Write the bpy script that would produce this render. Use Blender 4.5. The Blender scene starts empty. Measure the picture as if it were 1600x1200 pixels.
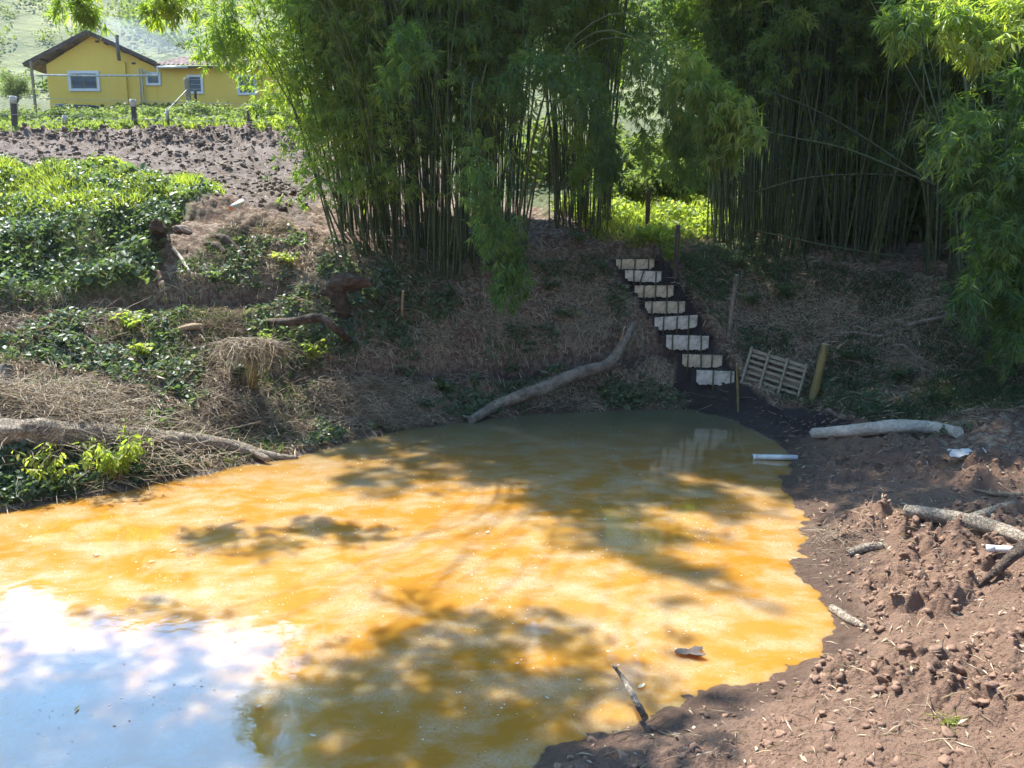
import bpy, math, random
import numpy as np
from mathutils import Vector, Matrix
R = math.radians
random.seed(7); rng = np.random.default_rng(11)
sc = bpy.context.scene
COL = sc.collection
# ------------------------------------------------------------------ camera, sky, sun, exposure
F, PITCH, EYE = 1200.0, R(10), 3.2
cam_d = bpy.data.cameras.new('camera'); cam = bpy.data.objects.new('camera', cam_d); COL.objects.link(cam)
cam.location = (0, 0, EYE); cam.rotation_euler = (R(90) - PITCH, 0, 0)
cam_d.sensor_width = 36; cam_d.lens = 36 * F / 1600; cam_d.clip_end = 2000; cam_d.clip_start = .05
sc.camera = cam
SUN_EL, SUN_AZ = R(57), R(-40)            # azimuth from +Y, negative = to the left
world = bpy.data.worlds.new('World'); sc.world = world; world.use_nodes = True
wn = world.node_tree.nodes; wl = world.node_tree.links
bg = wn['Background']
sky = wn.new('ShaderNodeTexSky'); sky.sky_type = 'NISHITA'; sky.sun_disc = False
sky.sun_elevation = SUN_EL; sky.sun_rotation = SUN_AZ; sky.air_density = 1.0; sky.dust_density = .5
tc = wn.new('ShaderNodeTexCoord')
nz = wn.new('ShaderNodeTexNoise'); nz.inputs['Scale'].default_value = 2.3; nz.inputs['Detail'].default_value = 5; nz.inputs['Roughness'].default_value = .55
cr = wn.new('ShaderNodeMapRange'); cr.inputs[1].default_value = .54; cr.inputs[2].default_value = .7; cr.inputs[4].default_value = .62
mx = wn.new('ShaderNodeMix'); mx.data_type = 'RGBA'
mx.inputs[7].default_value = (7, 8.2, 9.2, 1)
wl.new(tc.outputs['Generated'], nz.inputs['Vector']); wl.new(nz.outputs['Fac'], cr.inputs[0]); wl.new(cr.outputs[0], mx.inputs[0])
tn = wn.new('ShaderNodeMix'); tn.data_type = 'RGBA'; tn.blend_type = 'MULTIPLY'; tn.inputs[0].default_value = 1; tn.inputs[7].default_value = (.56, .92, 1.15, 1)
wl.new(sky.outputs[0], tn.inputs[6]); wl.new(tn.outputs[2], mx.inputs[6]); 
vm = wn.new('ShaderNodeVectorMath'); vm.operation = 'DOT_PRODUCT'; wl.new(tc.outputs['Generated'], vm.inputs[0])
vm.inputs[1].default_value = (math.sin(R(-26)) * math.cos(R(40)), math.cos(R(-26)) * math.cos(R(40)), math.sin(R(40)))
mm = wn.new('ShaderNodeMath'); mm.operation = 'MAXIMUM'; wl.new(vm.outputs['Value'], mm.inputs[0]); mm.inputs[1].default_value = 0
pw = wn.new('ShaderNodeMath'); pw.operation = 'POWER'; wl.new(mm.outputs[0], pw.inputs[0]); pw.inputs[1].default_value = 9
ml = wn.new('ShaderNodeMath'); ml.operation = 'MULTIPLY_ADD'; wl.new(pw.outputs[0], ml.inputs[0]); ml.inputs[1].default_value = 3.3; ml.inputs[2].default_value = 1
vs = wn.new('ShaderNodeVectorMath'); vs.operation = 'SCALE'; wl.new(mx.outputs[2], vs.inputs[0]); wl.new(ml.outputs[0], vs.inputs['Scale'])
wl.new(vs.outputs[0], bg.inputs['Color'])
bg.inputs['Strength'].default_value = .105
sd_ = bpy.data.lights.new('sun', 'SUN'); sd_.energy = 5; sd_.angle = R(.53); sd_.color = (1, .95, .86)
sun = bpy.data.objects.new('sun', sd_); COL.objects.link(sun)
sdir = Vector((math.sin(SUN_AZ) * math.cos(SUN_EL), math.cos(SUN_AZ) * math.cos(SUN_EL), math.sin(SUN_EL)))
sun.rotation_euler = sdir.to_track_quat('Z', 'Y').to_euler(); sun.location = (-10, 30, 30)
sc.view_settings.view_transform = 'Standard'; sc.view_settings.look = 'None'; sc.view_settings.gamma = 1
sc.view_settings.use_curve_mapping = False; sc.view_settings.exposure = 1.32
sc.render.engine = 'CYCLES'
sc.cycles.max_bounces = 6; sc.cycles.diffuse_bounces = 2; sc.cycles.glossy_bounces = 3; sc.cycles.transmission_bounces = 4
sc.cycles.caustics_reflective = False; sc.cycles.caustics_refractive = False

# ------------------------------------------------------------------ numeric helpers
cp, sp = math.cos(PITCH), math.sin(PITCH)
def ray(px, py):
    a = (px - 800) / F; b = (600 - py) / F
    return np.array([a, cp + b * sp, -sp + b * cp])
def P(px, py, Y):
    d = ray(px, py); return np.array([0, 0, EYE]) + d * (Y / d[1])
def PZ(px, py, z):
    d = ray(px, py); return np.array([0, 0, EYE]) + d * ((z - EYE) / d[2])
def _hash(ix, iy, s):
    h = (ix.astype(np.int64) * 374761393 + iy.astype(np.int64) * 668265263 + s * 1442695041) & 0xffffffff
    h = ((h ^ (h >> 13)) * 1274126177) & 0xffffffff
    h = ((h ^ (h >> 16)) * 2246822519) & 0xffffffff
    return ((h ^ (h >> 15)) & 0xffffff) / float(0xffffff)
def vn(x, y, s=0):
    ix = np.floor(x); iy = np.floor(y); fx = x - ix; fy = y - iy
    fx = fx * fx * (3 - 2 * fx); fy = fy * fy * (3 - 2 * fy)
    a = _hash(ix, iy, s); b = _hash(ix + 1, iy, s); c = _hash(ix, iy + 1, s); d = _hash(ix + 1, iy + 1, s)
    return (a * (1 - fx) + b * fx) * (1 - fy) + (c * (1 - fx) + d * fx) * fy
def fbm(x, y, s=0, o=4):
    v = 0; a = .5; t = 0
    for i in range(o):
        v = v + a * vn(x * 2 ** i, y * 2 ** i, s + i * 17); t += a; a *= .5
    return v / t
def worley(x, y, s=0):
    ix = np.floor(x); iy = np.floor(y); best = np.full(x.shape, 9.)
    for dx in (-1, 0, 1):
        for dy in (-1, 0, 1):
            cx = ix + dx; cy = iy + dy
            px_ = cx + _hash(cx, cy, s); py_ = cy + _hash(cx, cy, s + 91)
            best = np.minimum(best, (x - px_) ** 2 + (y - py_) ** 2)
    return np.sqrt(best)
def sdpoly(x, y, poly):                    # negative inside
    poly = np.asarray(poly); n = len(poly)
    d = np.full(x.shape, 1e9); ins = np.zeros(x.shape, bool)
    for i in range(n):
        ax, ay = poly[i][:2]; bx, by = poly[(i + 1) % n][:2]
        ex, ey = bx - ax, by - ay; wx, wy = x - ax, y - ay
        t = np.clip((wx * ex + wy * ey) / (ex * ex + ey * ey + 1e-12), 0, 1)
        d = np.minimum(d, (wx - ex * t) ** 2 + (wy - ey * t) ** 2)
        if abs(by - ay) > 1e-9:
            ins ^= ((ay > y) != (by > y)) & (x < (bx - ax) * (y - ay) / (by - ay) + ax)
    d = np.sqrt(d); return np.where(ins, -d, d)
def dline(x, y, pts):
    d = np.full(x.shape, 1e9)
    for i in range(len(pts) - 1):
        ax, ay = pts[i][:2]; bx, by = pts[i + 1][:2]; ex, ey = bx - ax, by - ay
        t = np.clip(((x - ax) * ex + (y - ay) * ey) / (ex * ex + ey * ey + 1e-12), 0, 1)
        d = np.minimum(d, (x - ax - ex * t) ** 2 + (y - ay - ey * t) ** 2)
    return np.sqrt(d)
def sstep(a, b, v):
    t = np.clip((v - a) / (b - a), 0, 1); return t * t * (3 - 2 * t)

# ------------------------------------------------------------------ terrain
shore_px = [(0, 800), (150, 776), (290, 745), (400, 722), (470, 710), (560, 685), (650, 668), (740, 656), (850, 645), (1000, 640), (1090, 640),
            (1150, 655), (1195, 680), (1245, 712), (1235, 765), (1268, 820), (1258, 885), (1292, 930), (1305, 985), (1300, 1028), (1200, 1062),
            (1120, 1084), (1010, 1130), (900, 1158), (830, 1196)]
POND = [tuple(PZ(a, b, 0)[:2]) for a, b in shore_px] + [(-.7, 3.6), (-3, 2.7), (-6, 2.4), (-9.5, 4), (-10.5, 7), (-8.5, 8.9)]
ctl = [(0,740,9.6),(0,660,10.3),(0,600,11.3),(0,540,12.3),(0,495,13),(0,470,13.7),(0,400,15),(0,340,16.3),(0,285,18.5),(0,265,22),(0,232,28),(0,212,32),(0,195,37),
       (150,640,11),(150,560,12.5),(150,480,13.9),(150,400,15.3),(150,330,16.8),(150,280,19),(150,212,31.5),
       (300,700,11.2),(300,640,11.9),(300,600,12.6),(300,540,13.5),(300,490,14.3),(300,430,15.3),(300,370,16.3),(300,320,17.4),(300,300,19.5),(300,268,24),(300,225,30),(300,206,32.5),
       (480,660,13),(480,600,13.6),(480,560,14.2),(480,500,14.9),(480,430,15.9),(480,370,17.1),(480,310,20),(480,250,27),(480,210,32.5),
       (650,620,14.2),(650,570,14.8),(650,480,15.9),(650,410,17),(650,375,19),(650,320,26),
       (850,600,15.4),(850,560,15.9),(850,460,17.2),(850,400,18),(850,362,19.5),(850,310,25),
       (1000,590,15.6),(1000,530,16.4),(960,470,17.2),(940,402,18.5),(980,345,21),(1000,290,27),
       (1060,440,17.8),(1100,370,20),(1100,305,25),
       (1170,520,16.6),(1180,440,18),(1200,385,19.5),(1200,330,24),
       (1260,625,14.8),(1300,600,15),(1300,540,16),(1300,480,17),(1300,420,18.2),(1380,395,20),(1350,355,26),
       (1450,645,13.6),(1450,600,14.2),(1450,520,15.5),(1500,470,16),(1560,600,13),(1600,400,17),
       (100,176,41),(250,176,41),(420,190,41)]
zc = [(1300,720,.15),(1450,720,.28),(1590,720,.38),(1400,800,.22),(1590,800,.38),(1350,900,.2),(1500,900,.32),(1590,950,.45),(1350,1050,.28),
      (1500,1100,.45),(1200,1120,.22),(1100,1190,.25),(1590,1190,.55),(1180,650,.1),(1130,622,.28)]
C = [P(*c) for c in ctl] + [PZ(*c) for c in zc]
C += [np.array(c, float) for c in [(-22,10,3.5),(22,10,3.5),(-28,32,9),(28,32,7),(20,18,4.5),(0,-10,2),(-10,-10,2),(10,-10,2.5),(9,3,1.4),(0,0,1.55),(3,1.5,.9),
      (-2.5,1.6,.45),(-13,7,1.2),(-30,55,13),(0,50,11.5),(30,50,11),(60,30,10),(-60,30,12),(14,13,2.2),(11,9,1.2),(0,60,13),(-60,60,14),(60,60,13)]]
_steps = [(1087,1147,579,602),(1065,1128,554,574),(1040,1107,524,547),(1022,1089,494,515),(1007,1070,471,490),(991,1052,446,465),(976,1033,423,441),(962,1022,405,421)]
STEPS = []
for i, (a, b, t, bo) in enumerate(_steps):
    Y = 15.5 + .4 * i; p0 = P(a, bo, Y); p1 = P(b, t, Y)
    STEPS.append((p0[0], p1[0], p0[2], p1[2], Y))
    for q in (p0[0] - .6, p1[0] + .6): C.append(np.array([q, Y + .15, p1[2]]))
C = np.array(C); XY = C[:, :2]
def _U(r2): return np.where(r2 < 1e-9, 0, r2 * np.log(np.maximum(r2, 1e-12)) * .5)
n_ = len(C); K = _U(((XY[:, None] - XY[None]) ** 2).sum(-1)) + np.eye(n_) * .35
A = np.zeros((n_ + 3, n_ + 3)); A[:n_, :n_] = K; A[:n_, n_] = 1; A[:n_, n_ + 1:] = XY; A[n_, :n_] = 1; A[n_ + 1:, :n_] = XY.T
W = np.linalg.solve(A, np.concatenate([C[:, 2], [0, 0, 0]]))
def tps(x, y):
    v = W[n_] + W[n_ + 1] * x + W[n_ + 2] * y
    for i in range(n_):
        v = v + W[i] * _U((x - XY[i, 0]) ** 2 + (y - XY[i, 1]) ** 2)
    return v
TREN = None; ZON = {}
def zbase(x, y):
    x = np.asarray(x, float); y = np.asarray(y, float)
    z = tps(np.clip(x, -60, 60), np.clip(y, -12, 60))
    if TREN is not None:
        z = z - .42 * np.exp(-(dline(x, y, TREN[0]) / .26) ** 2) - .40 * np.exp(-(dline(x, y, TREN[1]) / .19) ** 2)
        z = z - .35 * np.exp(-(dline(x, y, TREN[2]) / .35) ** 2)
    sd = sdpoly(x, y, POND) + (fbm(x * 2.1, y * 2.1, 5, 4) - .5) * .42 + (fbm(x * 9, y * 9, 6, 3) - .5) * .14
    out = np.maximum(z, .015 + .22 * sd); out = np.where(sd < 1.2, out * sstep(0, 1.2, sd) + (.015 + .3 * np.maximum(sd, 0)) * (1 - sstep(0, 1.2, sd)), out)
    z = np.where(sd < 0, np.maximum(sd * .5, -.9) + .015, out)
    for i, (x0, x1, zb, zt, Y) in enumerate(STEPS):
        Yn = STEPS[i + 1][4] if i < 7 else Y + .7
        m = (y >= Y + .02) & (y < Yn + .02) & (x > x0 - .1) & (x < x1 + .12)
        z = np.where(m, zt - .02, z)
    return z
def zfull(x, y):
    x = np.asarray(x, float); y = np.asarray(y, float)
    z = zbase(x, y); sd = sdpoly(x, y, POND); far = sstep(.02, .5, sd)
    mud = zone('mud', x, y); plo = zone('plough', x, y); gen = np.clip(1 - mud - plo, 0, 1)
    big = fbm(x * .9, y * .9, 31, 3)
    c1 = np.clip(1 - worley(x * 3.1, y * 3.1, 3), 0, 1); c2 = np.clip(1 - worley(x * 8 + big, y * 8, 9), 0, 1); c3 = np.clip(1 - worley(x * 21, y * 21, 13), 0, 1)
    rough = fbm(x * 1.3, y * 1.3, 77, 3)
    rg = sstep(.40, .62, rough)
    wx = (fbm(x * 5, y * 5, 101, 3) - .5) * .5; wy = (fbm(x * 5, y * 5, 131, 3) - .5) * .5
    d1 = np.clip(1 - worley(x * 3.6 + wx * 3, y * 3.6 + wy * 3, 103), 0, 1)
    clod = (d1 ** 1.3 * .19 + c2 ** 1.3 * .05) * (.12 + .88 * rg) + c3 * .012 * (.3 + .7 * rg) + (fbm(x * 7, y * 7, 41, 5) - .5) * .2 * (.4 + .6 * rg) + np.clip(1 - worley(x * 38, y * 38, 143), 0, 1) ** 2 * .014 + (fbm(x * 34, y * 34, 141, 3) - .5) * .03
    z = z + mud * far * (clod * .95 + (big - .5) * .16 - .05) * sstep(.0, .9, sd + .3)
    cp1 = np.clip(1 - worley(x * 1.9, y * 1.9, 23), 0, 1)
    crest = sstep(24, 30, y)
    z = z + plo * (cp1 ** 1.6 * (.08 + .34 * crest) * sstep(.4, .62, rough) + c1 * .035 + c1 * .12 * crest + c2 * .03 + (big - .5) * .35 + (fbm(x * 7, y * 7, 43, 4) - .5) * .10)
    z = z + zone('grass', x, y) * (fbm(x * .9, y * .9, 207, 3) - .5) * .75
    z = z + gen * far * ((fbm(x * 2.3, y * 2.3, 51, 4) - .5) * .34 + (fbm(x * 9, y * 9, 61, 4) - .5) * .13) * np.where(inst(x, y), 0.15, 1)
    return z
def inst(x, y):
    m = np.zeros(np.shape(x), bool)
    for (x0, x1, zb, zt, Y) in STEPS: m |= (np.abs(y - Y - .1) < .36) & (x > x0 - .2) & (x < x1 + .2)
    return m
def zone(k, x, y):
    if k not in ZON: return np.zeros(np.shape(x))
    poly, soft = ZON[k]
    d = sdpoly(x, y, poly) + (fbm(x * 1.7, y * 1.7, 19, 3) - .5) * soft * 2.2
    return 1 - sstep(-soft * .5, soft * .5, d)
def hit(px, py, f=zbase, y0=3., y1=58.):
    d = ray(px, py); ys = np.concatenate([np.arange(y0, 22, .04), np.arange(22, y1, .15)])
    t = ys / d[1]; X = d[0] * t; Z = EYE + d[2] * t
    g = f(X, ys); w = np.where(g >= Z)[0]
    if len(w) == 0: return np.array([X[-1], ys[-1], float(g[-1])])
    i = w[0]; return np.array([X[i], ys[i], float(g[i])])
def HP(l): return [tuple(hit(a, b)[:2]) for a, b in l]
TREN = None
_t = [HP([(0, 484), (130, 481), (240, 470), (330, 462), (440, 450)]), HP([(470, 590), (560, 577), (700, 570), (850, 556), (1000, 541), (1040, 541)]), HP([(215, 312), (290, 330), (350, 330), (400, 345)])]
TREN = _t
ZON['mud'] = (HP([(1090, 606), (1150, 606), (1240, 632), (1290, 650), (1480, 700), (1599, 712)]) + [(9, 9), (9, -4), (-3, -4), (-3, 2.6), (-.7, 3.6)] + POND[24:9:-1], .15)
ZON['mud'] = (HP([(1090, 606), (1150, 606), (1240, 632), (1290, 650), (1480, 700), (1599, 712)]) + [(12, 9), (12, -8), (-6, -8), (-6, 2.6), (-3, 3.2), (-.5, 4.4), (0, 7), (3, 12), (3, 15.1)], .12)
ZON['plough'] = (HP([(-300, 268), (0, 268), (150, 276), (300, 292), (360, 312), (400, 325), (480, 345), (530, 300), (500, 216), (440, 212), (300, 210), (100, 214), (0, 216), (-300, 218)]), .35)
ZON['grass'] = (HP([(-300, 262), (0, 266), (150, 272), (300, 288), (350, 308), (290, 318), (255, 380), (240, 470), (100, 476), (-300, 476)]), .35)
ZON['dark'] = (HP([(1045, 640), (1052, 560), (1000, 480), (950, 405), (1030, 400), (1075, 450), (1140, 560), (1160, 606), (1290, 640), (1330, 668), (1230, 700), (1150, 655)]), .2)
LEFTGREEN = HP([(560, 196), (0, 205), (-300, 205)]) + [(-50, 70), (45, 70), (45, 32), (12, 24), (1, 21.5)]
ZON['field'] = (LEFTGREEN + HP([(870, 330), (760, 300), (700, 280)]), .8)

def mesh_np(name, V, Fa, smooth=False, attrs=None, k=None):
    me = bpy.data.meshes.new(name); V = np.asarray(V, np.float32); Fa = np.asarray(Fa, np.int32)
    k = Fa.shape[1]
    me.vertices.add(len(V)); me.vertices.foreach_set('co', V.ravel())
    me.loops.add(Fa.size); me.loops.foreach_set('vertex_index', Fa.ravel())
    me.polygons.add(len(Fa)); me.polygons.foreach_set('loop_start', np.arange(len(Fa), dtype=np.int32) * k)
    me.polygons.foreach_set('loop_total', np.full(len(Fa), k, np.int32))
    if smooth: me.polygons.foreach_set('use_smooth', np.ones(len(Fa), bool))
    for a, v in (attrs or {}).items():
        if v.ndim == 2:
            at = me.color_attributes.new(a, 'FLOAT_COLOR', 'POINT'); at.data.foreach_set('color', v.astype(np.float32).ravel())
        else:
            at = me.attributes.new(a, 'FLOAT', 'POINT'); at.data.foreach_set('value', v.astype(np.float32))
    me.update(calc_edges=True); me.validate(); return me
def link(name, me, mat=None, parent=None):
    o = bpy.data.objects.new(name, me); COL.objects.link(o)
    if mat is not None and me is not None and not me.materials: me.materials.append(mat)
    if parent is not None: o.parent = parent
    return o
def tag(o, label=None, cat=None, group=None, kind=None):
    if label: o['label'] = label
    if cat: o['category'] = cat
    if group: o['group'] = group
    if kind: o['kind'] = kind
    return o
def thing(name, label, cat, loc=(0, 0, 0), rz=0, group=None):
    o = bpy.data.objects.new(name, None); COL.objects.link(o); o.location = loc; o.rotation_euler = (0, 0, rz)
    o.empty_display_size = .1
    return tag(o, label, cat, group)
class MB:
    def __init__(s): s.v = []; s.f = []; s.t = []
    def box(s, c, sz, M=None):
        b = len(s.v)
        for dx in (-.5, .5):
            for dy in (-.5, .5):
                for dz in (-.5, .5):
                    p = Vector((dx * sz[0], dy * sz[1], dz * sz[2]))
                    if M: p = M @ p
                    s.v.append((p.x + c[0], p.y + c[1], p.z + c[2]))
        for q in ((0, 1, 3, 2), (4, 6, 7, 5), (0, 4, 5, 1), (2, 3, 7, 6), (0, 2, 6, 4), (1, 5, 7, 3)): s.f.append(tuple(b + i for i in q))
        return s
    def poly(s, pts, th=None):
        b = len(s.v); s.v += [tuple(p) for p in pts]; s.f.append(tuple(range(b, b + len(pts)))); return s
    def tube(s, pts, rad, n=8, cap=True, wob=0, seed=0):
        pts = [Vector(p) for p in pts]; b = len(s.v); m = len(pts); rd = random.Random(seed)
        if not hasattr(rad, '__len__'): rad = [rad] * m
        t0 = (pts[1] - pts[0]).normalized(); u = t0.orthogonal().normalized()
        ph = [rd.uniform(0, 6.28) for _ in range(4)]
        for i, p in enumerate(pts):
            t = (pts[min(i + 1, m - 1)] - pts[max(i - 1, 0)]).normalized()
            u = (u - t * u.dot(t)); u = u.normalized() if u.length > 1e-6 else t.orthogonal().normalized()
            w = t.cross(u)
            for j in range(n):
                a = 6.28318 * j / n
                r = rad[i] * (1 + (wob * (math.sin(3 * a + ph[0] + i * .5) * .35 + math.sin(2 * a + ph[1] - i * .8) * .4 + rd.uniform(-.45, .45)) if wob else 0))
                q = p + (u * math.cos(a) + w * math.sin(a)) * r; s.v.append((q.x, q.y, q.z))
        for i in range(m - 1):
            for j in range(n):
                k = (j + 1) % n
                s.f.append((b + i * n + j, b + i * n + k, b + (i + 1) * n + k, b + (i + 1) * n + j))
        if cap:
            s.f.append(tuple(b + j for j in reversed(range(n)))); s.f.append(tuple(b + (m - 1) * n + j for j in range(n)))
        return s
    def build(s, name, mat, parent=None, smooth=False, bevel=0):
        me = bpy.data.meshes.new(name); me.from_pydata(s.v, [], s.f); me.update()
        if smooth:
            for p in me.polygons: p.use_smooth = len(p.vertices) < 6
        o = link(name, me, mat, parent)
        if bevel:
            md = o.modifiers.new('bevel', 'BEVEL'); md.width = bevel; md.segments = 2; md.limit_method = 'ANGLE'
        return o
def smoothpath(pts, n):
    pts = [np.array(p, float) for p in pts]; pts = [2 * pts[0] - pts[1]] + pts + [2 * pts[-1] - pts[-2]]
    out = []; m = len(pts) - 3
    for k in range(n + 1):
        u = k / n * m; i = min(int(u), m - 1); t = u - i; a, b, c, d = pts[i:i + 4]
        out.append(.5 * ((2 * b) + (c - a) * t + (2 * a - 5 * b + 4 * c - d) * t * t + (3 * b - a - 3 * c + d) * t ** 3))
    return out

# ------------------------------------------------------------------ materials
def newmat(name):
    m = bpy.data.materials.new(name); m.use_nodes = True; return m, m.node_tree.nodes, m.node_tree.links, m.node_tree.nodes['Principled BSDF']
def ramp(nn, ll, src, stops):
    r = nn.new('ShaderNodeValToRGB'); e = r.color_ramp.elements
    while len(e) < len(stops): e.new(.5)
    for i, (p, c) in enumerate(stops): e[i].position = p; e[i].color = (*c, 1)
    ll.new(src, r.inputs['Fac']); return r.outputs['Color']
def noise(nn, ll, scale, detail=4, vec=None, rough=.55, dist=0):
    n = nn.new('ShaderNodeTexNoise'); n.inputs['Scale'].default_value = scale; n.inputs['Detail'].default_value = detail
    n.inputs['Roughness'].default_value = rough; n.inputs['Distortion'].default_value = dist
    if vec is not None: ll.new(vec, n.inputs['Vector'])
    return n.outputs['Fac']
def bump(nn, ll, bsdf, h, s=.4, d=.02):
    b = nn.new('ShaderNodeBump'); b.inputs['Strength'].default_value = s; b.inputs['Distance'].default_value = d
    ll.new(h, b.inputs['Height']); ll.new(b.outputs[0], bsdf.inputs['Normal'])
def mixc(nn, ll, f, a, b, mode='MIX'):
    m = nn.new('ShaderNodeMix'); m.data_type = 'RGBA'; m.blend_type = mode
    for s, i in ((f, 0), (a, 6), (b, 7)):
        if isinstance(s, (int, float)): m.inputs[i].default_value = s
        elif isinstance(s, tuple): m.inputs[i].default_value = (*s, 1)
        else: ll.new(s, m.inputs[i])
    return m.outputs[2]
def simple(name, c1, c2, scale=8, rough=.7, bs=.3, bd=.01, coord='Object', stretch=None):
    m, nn, ll, b = newmat(name); t = nn.new('ShaderNodeTexCoord'); v = t.outputs[coord]
    if stretch:
        mp = nn.new('ShaderNodeMapping'); mp.inputs['Scale'].default_value = stretch; ll.new(v, mp.inputs['Vector']); v = mp.outputs[0]
    n = noise(nn, ll, scale, 6, v, .65)
    col = ramp(nn, ll, n, [(.3, c1), (.7, c2)]); ll.new(col, b.inputs['Base Color']); b.inputs['Roughness'].default_value = rough
    if bs: bump(nn, ll, b, n, bs, bd)
    return m
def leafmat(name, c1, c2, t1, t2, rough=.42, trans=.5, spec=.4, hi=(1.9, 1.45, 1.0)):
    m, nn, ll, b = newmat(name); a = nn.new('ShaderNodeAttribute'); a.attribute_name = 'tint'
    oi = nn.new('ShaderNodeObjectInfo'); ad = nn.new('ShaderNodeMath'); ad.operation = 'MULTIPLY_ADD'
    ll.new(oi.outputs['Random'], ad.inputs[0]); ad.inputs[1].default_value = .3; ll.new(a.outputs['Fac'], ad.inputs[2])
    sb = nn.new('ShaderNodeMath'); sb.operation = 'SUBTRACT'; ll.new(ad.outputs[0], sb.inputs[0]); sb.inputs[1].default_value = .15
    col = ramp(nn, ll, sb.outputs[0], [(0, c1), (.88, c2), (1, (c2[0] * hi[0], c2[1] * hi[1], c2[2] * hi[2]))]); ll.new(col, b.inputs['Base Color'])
    b.inputs['Roughness'].default_value = rough; b.inputs['Specular IOR Level'].default_value = spec
    tr = nn.new('ShaderNodeBsdfTranslucent'); tcx = ramp(nn, ll, sb.outputs[0], [(0, t1), (1, t2)]); ll.new(tcx, tr.inputs['Color'])
    ms = nn.new('ShaderNodeMixShader'); ms.inputs[0].default_value = trans
    ll.new(b.outputs[0], ms.inputs[1]); ll.new(tr.outputs[0], ms.inputs[2]); ll.new(ms.outputs[0], nn['Material Output'].inputs['Surface'])
    return m
M = {}
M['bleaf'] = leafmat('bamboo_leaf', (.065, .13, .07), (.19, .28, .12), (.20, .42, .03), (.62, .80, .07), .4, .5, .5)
M['vleaf'] = leafmat('vine_leaf', (.045, .08, .045), (.12, .165, .09), (.13, .24, .05), (.3, .42, .1), .45, .32, .28)
M['grass'] = leafmat('grass_blade', (.12, .19, .04), (.26, .30, .07), (.4, .6, .05), (.7, .8, .1), .5, .5, .3)
M['hleaf'] = leafmat('hill_leaf', (.06, .10, .04), (.14, .17, .06), (.22, .34, .05), (.4, .5, .1), .6, .4, .2, (1.3, 1.2, 1.0))
M['dryleaf'] = leafmat('dry_straw', (.2, .15, .10), (.60, .49, .35), (.2, .15, .08), (.45, .36, .22), .6, .2, .3, (1.2, 1.2, 1.2))
M['deadleaf'] = leafmat('dead_leaf', (.08, .05, .03), (.26, .18, .11), (.12, .07, .04), (.28, .18, .1), .6, .2, .3, (1.2, 1.15, 1.1))
def culm_mat():
    m, nn, ll, b = newmat('bamboo_culm'); oi = nn.new('ShaderNodeObjectInfo'); t = nn.new('ShaderNodeTexCoord')
    n = noise(nn, ll, 3, 4, t.outputs['Object']); ad = nn.new('ShaderNodeMath'); ad.operation = 'MULTIPLY_ADD'
    md = nn.new('ShaderNodeMath'); md.operation = 'MULTIPLY'; md.inputs[1].default_value = .74; ll.new(oi.outputs['Random'], md.inputs[0])
    ll.new(n, ad.inputs[0]); ad.inputs[1].default_value = .35; ll.new(md.outputs[0], ad.inputs[2])
    col = ramp(nn, ll, ad.outputs[0], [(.1, (.025, .05, .022)), (.6, (.05, .085, .032)), (.9, (.085, .115, .042)), (1.0, (.15, .13, .06))])
    g = nn.new('ShaderNodeAttribute'); g.attribute_name = 'ring'
    col = mixc(nn, ll, g.outputs['Fac'], col, (.22, .22, .15)); ll.new(col, b.inputs['Base Color']); b.inputs['Roughness'].default_value = .42; return m
M['culm'] = culm_mat()
M['twig'] = simple('twig_bark', (.10, .07, .045), (.30, .22, .14), 20, .8)
M['straw'] = M['dryleaf']
def barkmat(nm, c1, c2, sc=5, crack=.55, bd=.03):
    m, nn, ll, b = newmat(nm); t = nn.new('ShaderNodeTexCoord'); v = t.outputs['Object']; n1 = noise(nn, ll, sc, 6, v, .7); n2 = noise(nn, ll, sc * 7, 5, v, .75)
    vo = nn.new('ShaderNodeTexVoronoi'); vo.feature = 'DISTANCE_TO_EDGE'; vo.inputs['Scale'].default_value = sc * 3.2; vm_ = nn.new('ShaderNodeVectorMath'); vm_.operation = 'MULTIPLY_ADD'; cb = nn.new('ShaderNodeTexNoise'); cb.inputs['Scale'].default_value = sc * 2; ll.new(v, cb.inputs['Vector'])
    ll.new(cb.outputs['Color'], vm_.inputs[0]); vm_.inputs[1].default_value = (.25,) * 3; ll.new(v, vm_.inputs[2]); ll.new(vm_.outputs[0], vo.inputs['Vector'])
    cr_ = ramp(nn, ll, vo.outputs['Distance'], [(0, (crack,) * 3), (.09, (1, 1, 1))]); c = ramp(nn, ll, n1, [(.3, c1), (.68, c2)]); c = mixc(nn, ll, 1.0, c, cr_, 'MULTIPLY')
    c = mixc(nn, ll, ramp(nn, ll, n2, [(.28, (.7, .7, .7)), (.5, (0, 0, 0))]), c, tuple(k * .8 for k in c1)); ll.new(c, b.inputs['Base Color']); b.inputs['Roughness'].default_value = .88
    a = nn.new('ShaderNodeMath'); a.operation = 'MULTIPLY_ADD'; ll.new(n2, a.inputs[0]); a.inputs[1].default_value = .7; ll.new(cr_, a.inputs[2]); bump(nn, ll, b, a.outputs[0], 1.0, bd); return m
M['bark'] = barkmat('grey_bark', (.15, .115, .085), (.50, .42, .32)); _u = simple('unused', (.07, .055, .04), (.34, .28, .21), 5, .85, .8, .015, stretch=(1, 1, 1))
M['palebark'] = barkmat('pale_bark', (.42, .34, .25), (.80, .72, .60), 4, .7, .015)
M['darkbark'] = barkmat('rotten_bark', (.05, .033, .024), (.26, .18, .125), 6, .35, .05)
M['cut'] = simple('fresh_cut_wood', (.55, .42, .25), (.75, .64, .45), 14, .7, .3, .004)
M['board'] = simple('weathered_board', (.17, .14, .09), (.42, .35, .24), 7, .8, .5, .006, stretch=(1, 1, 8))
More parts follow.
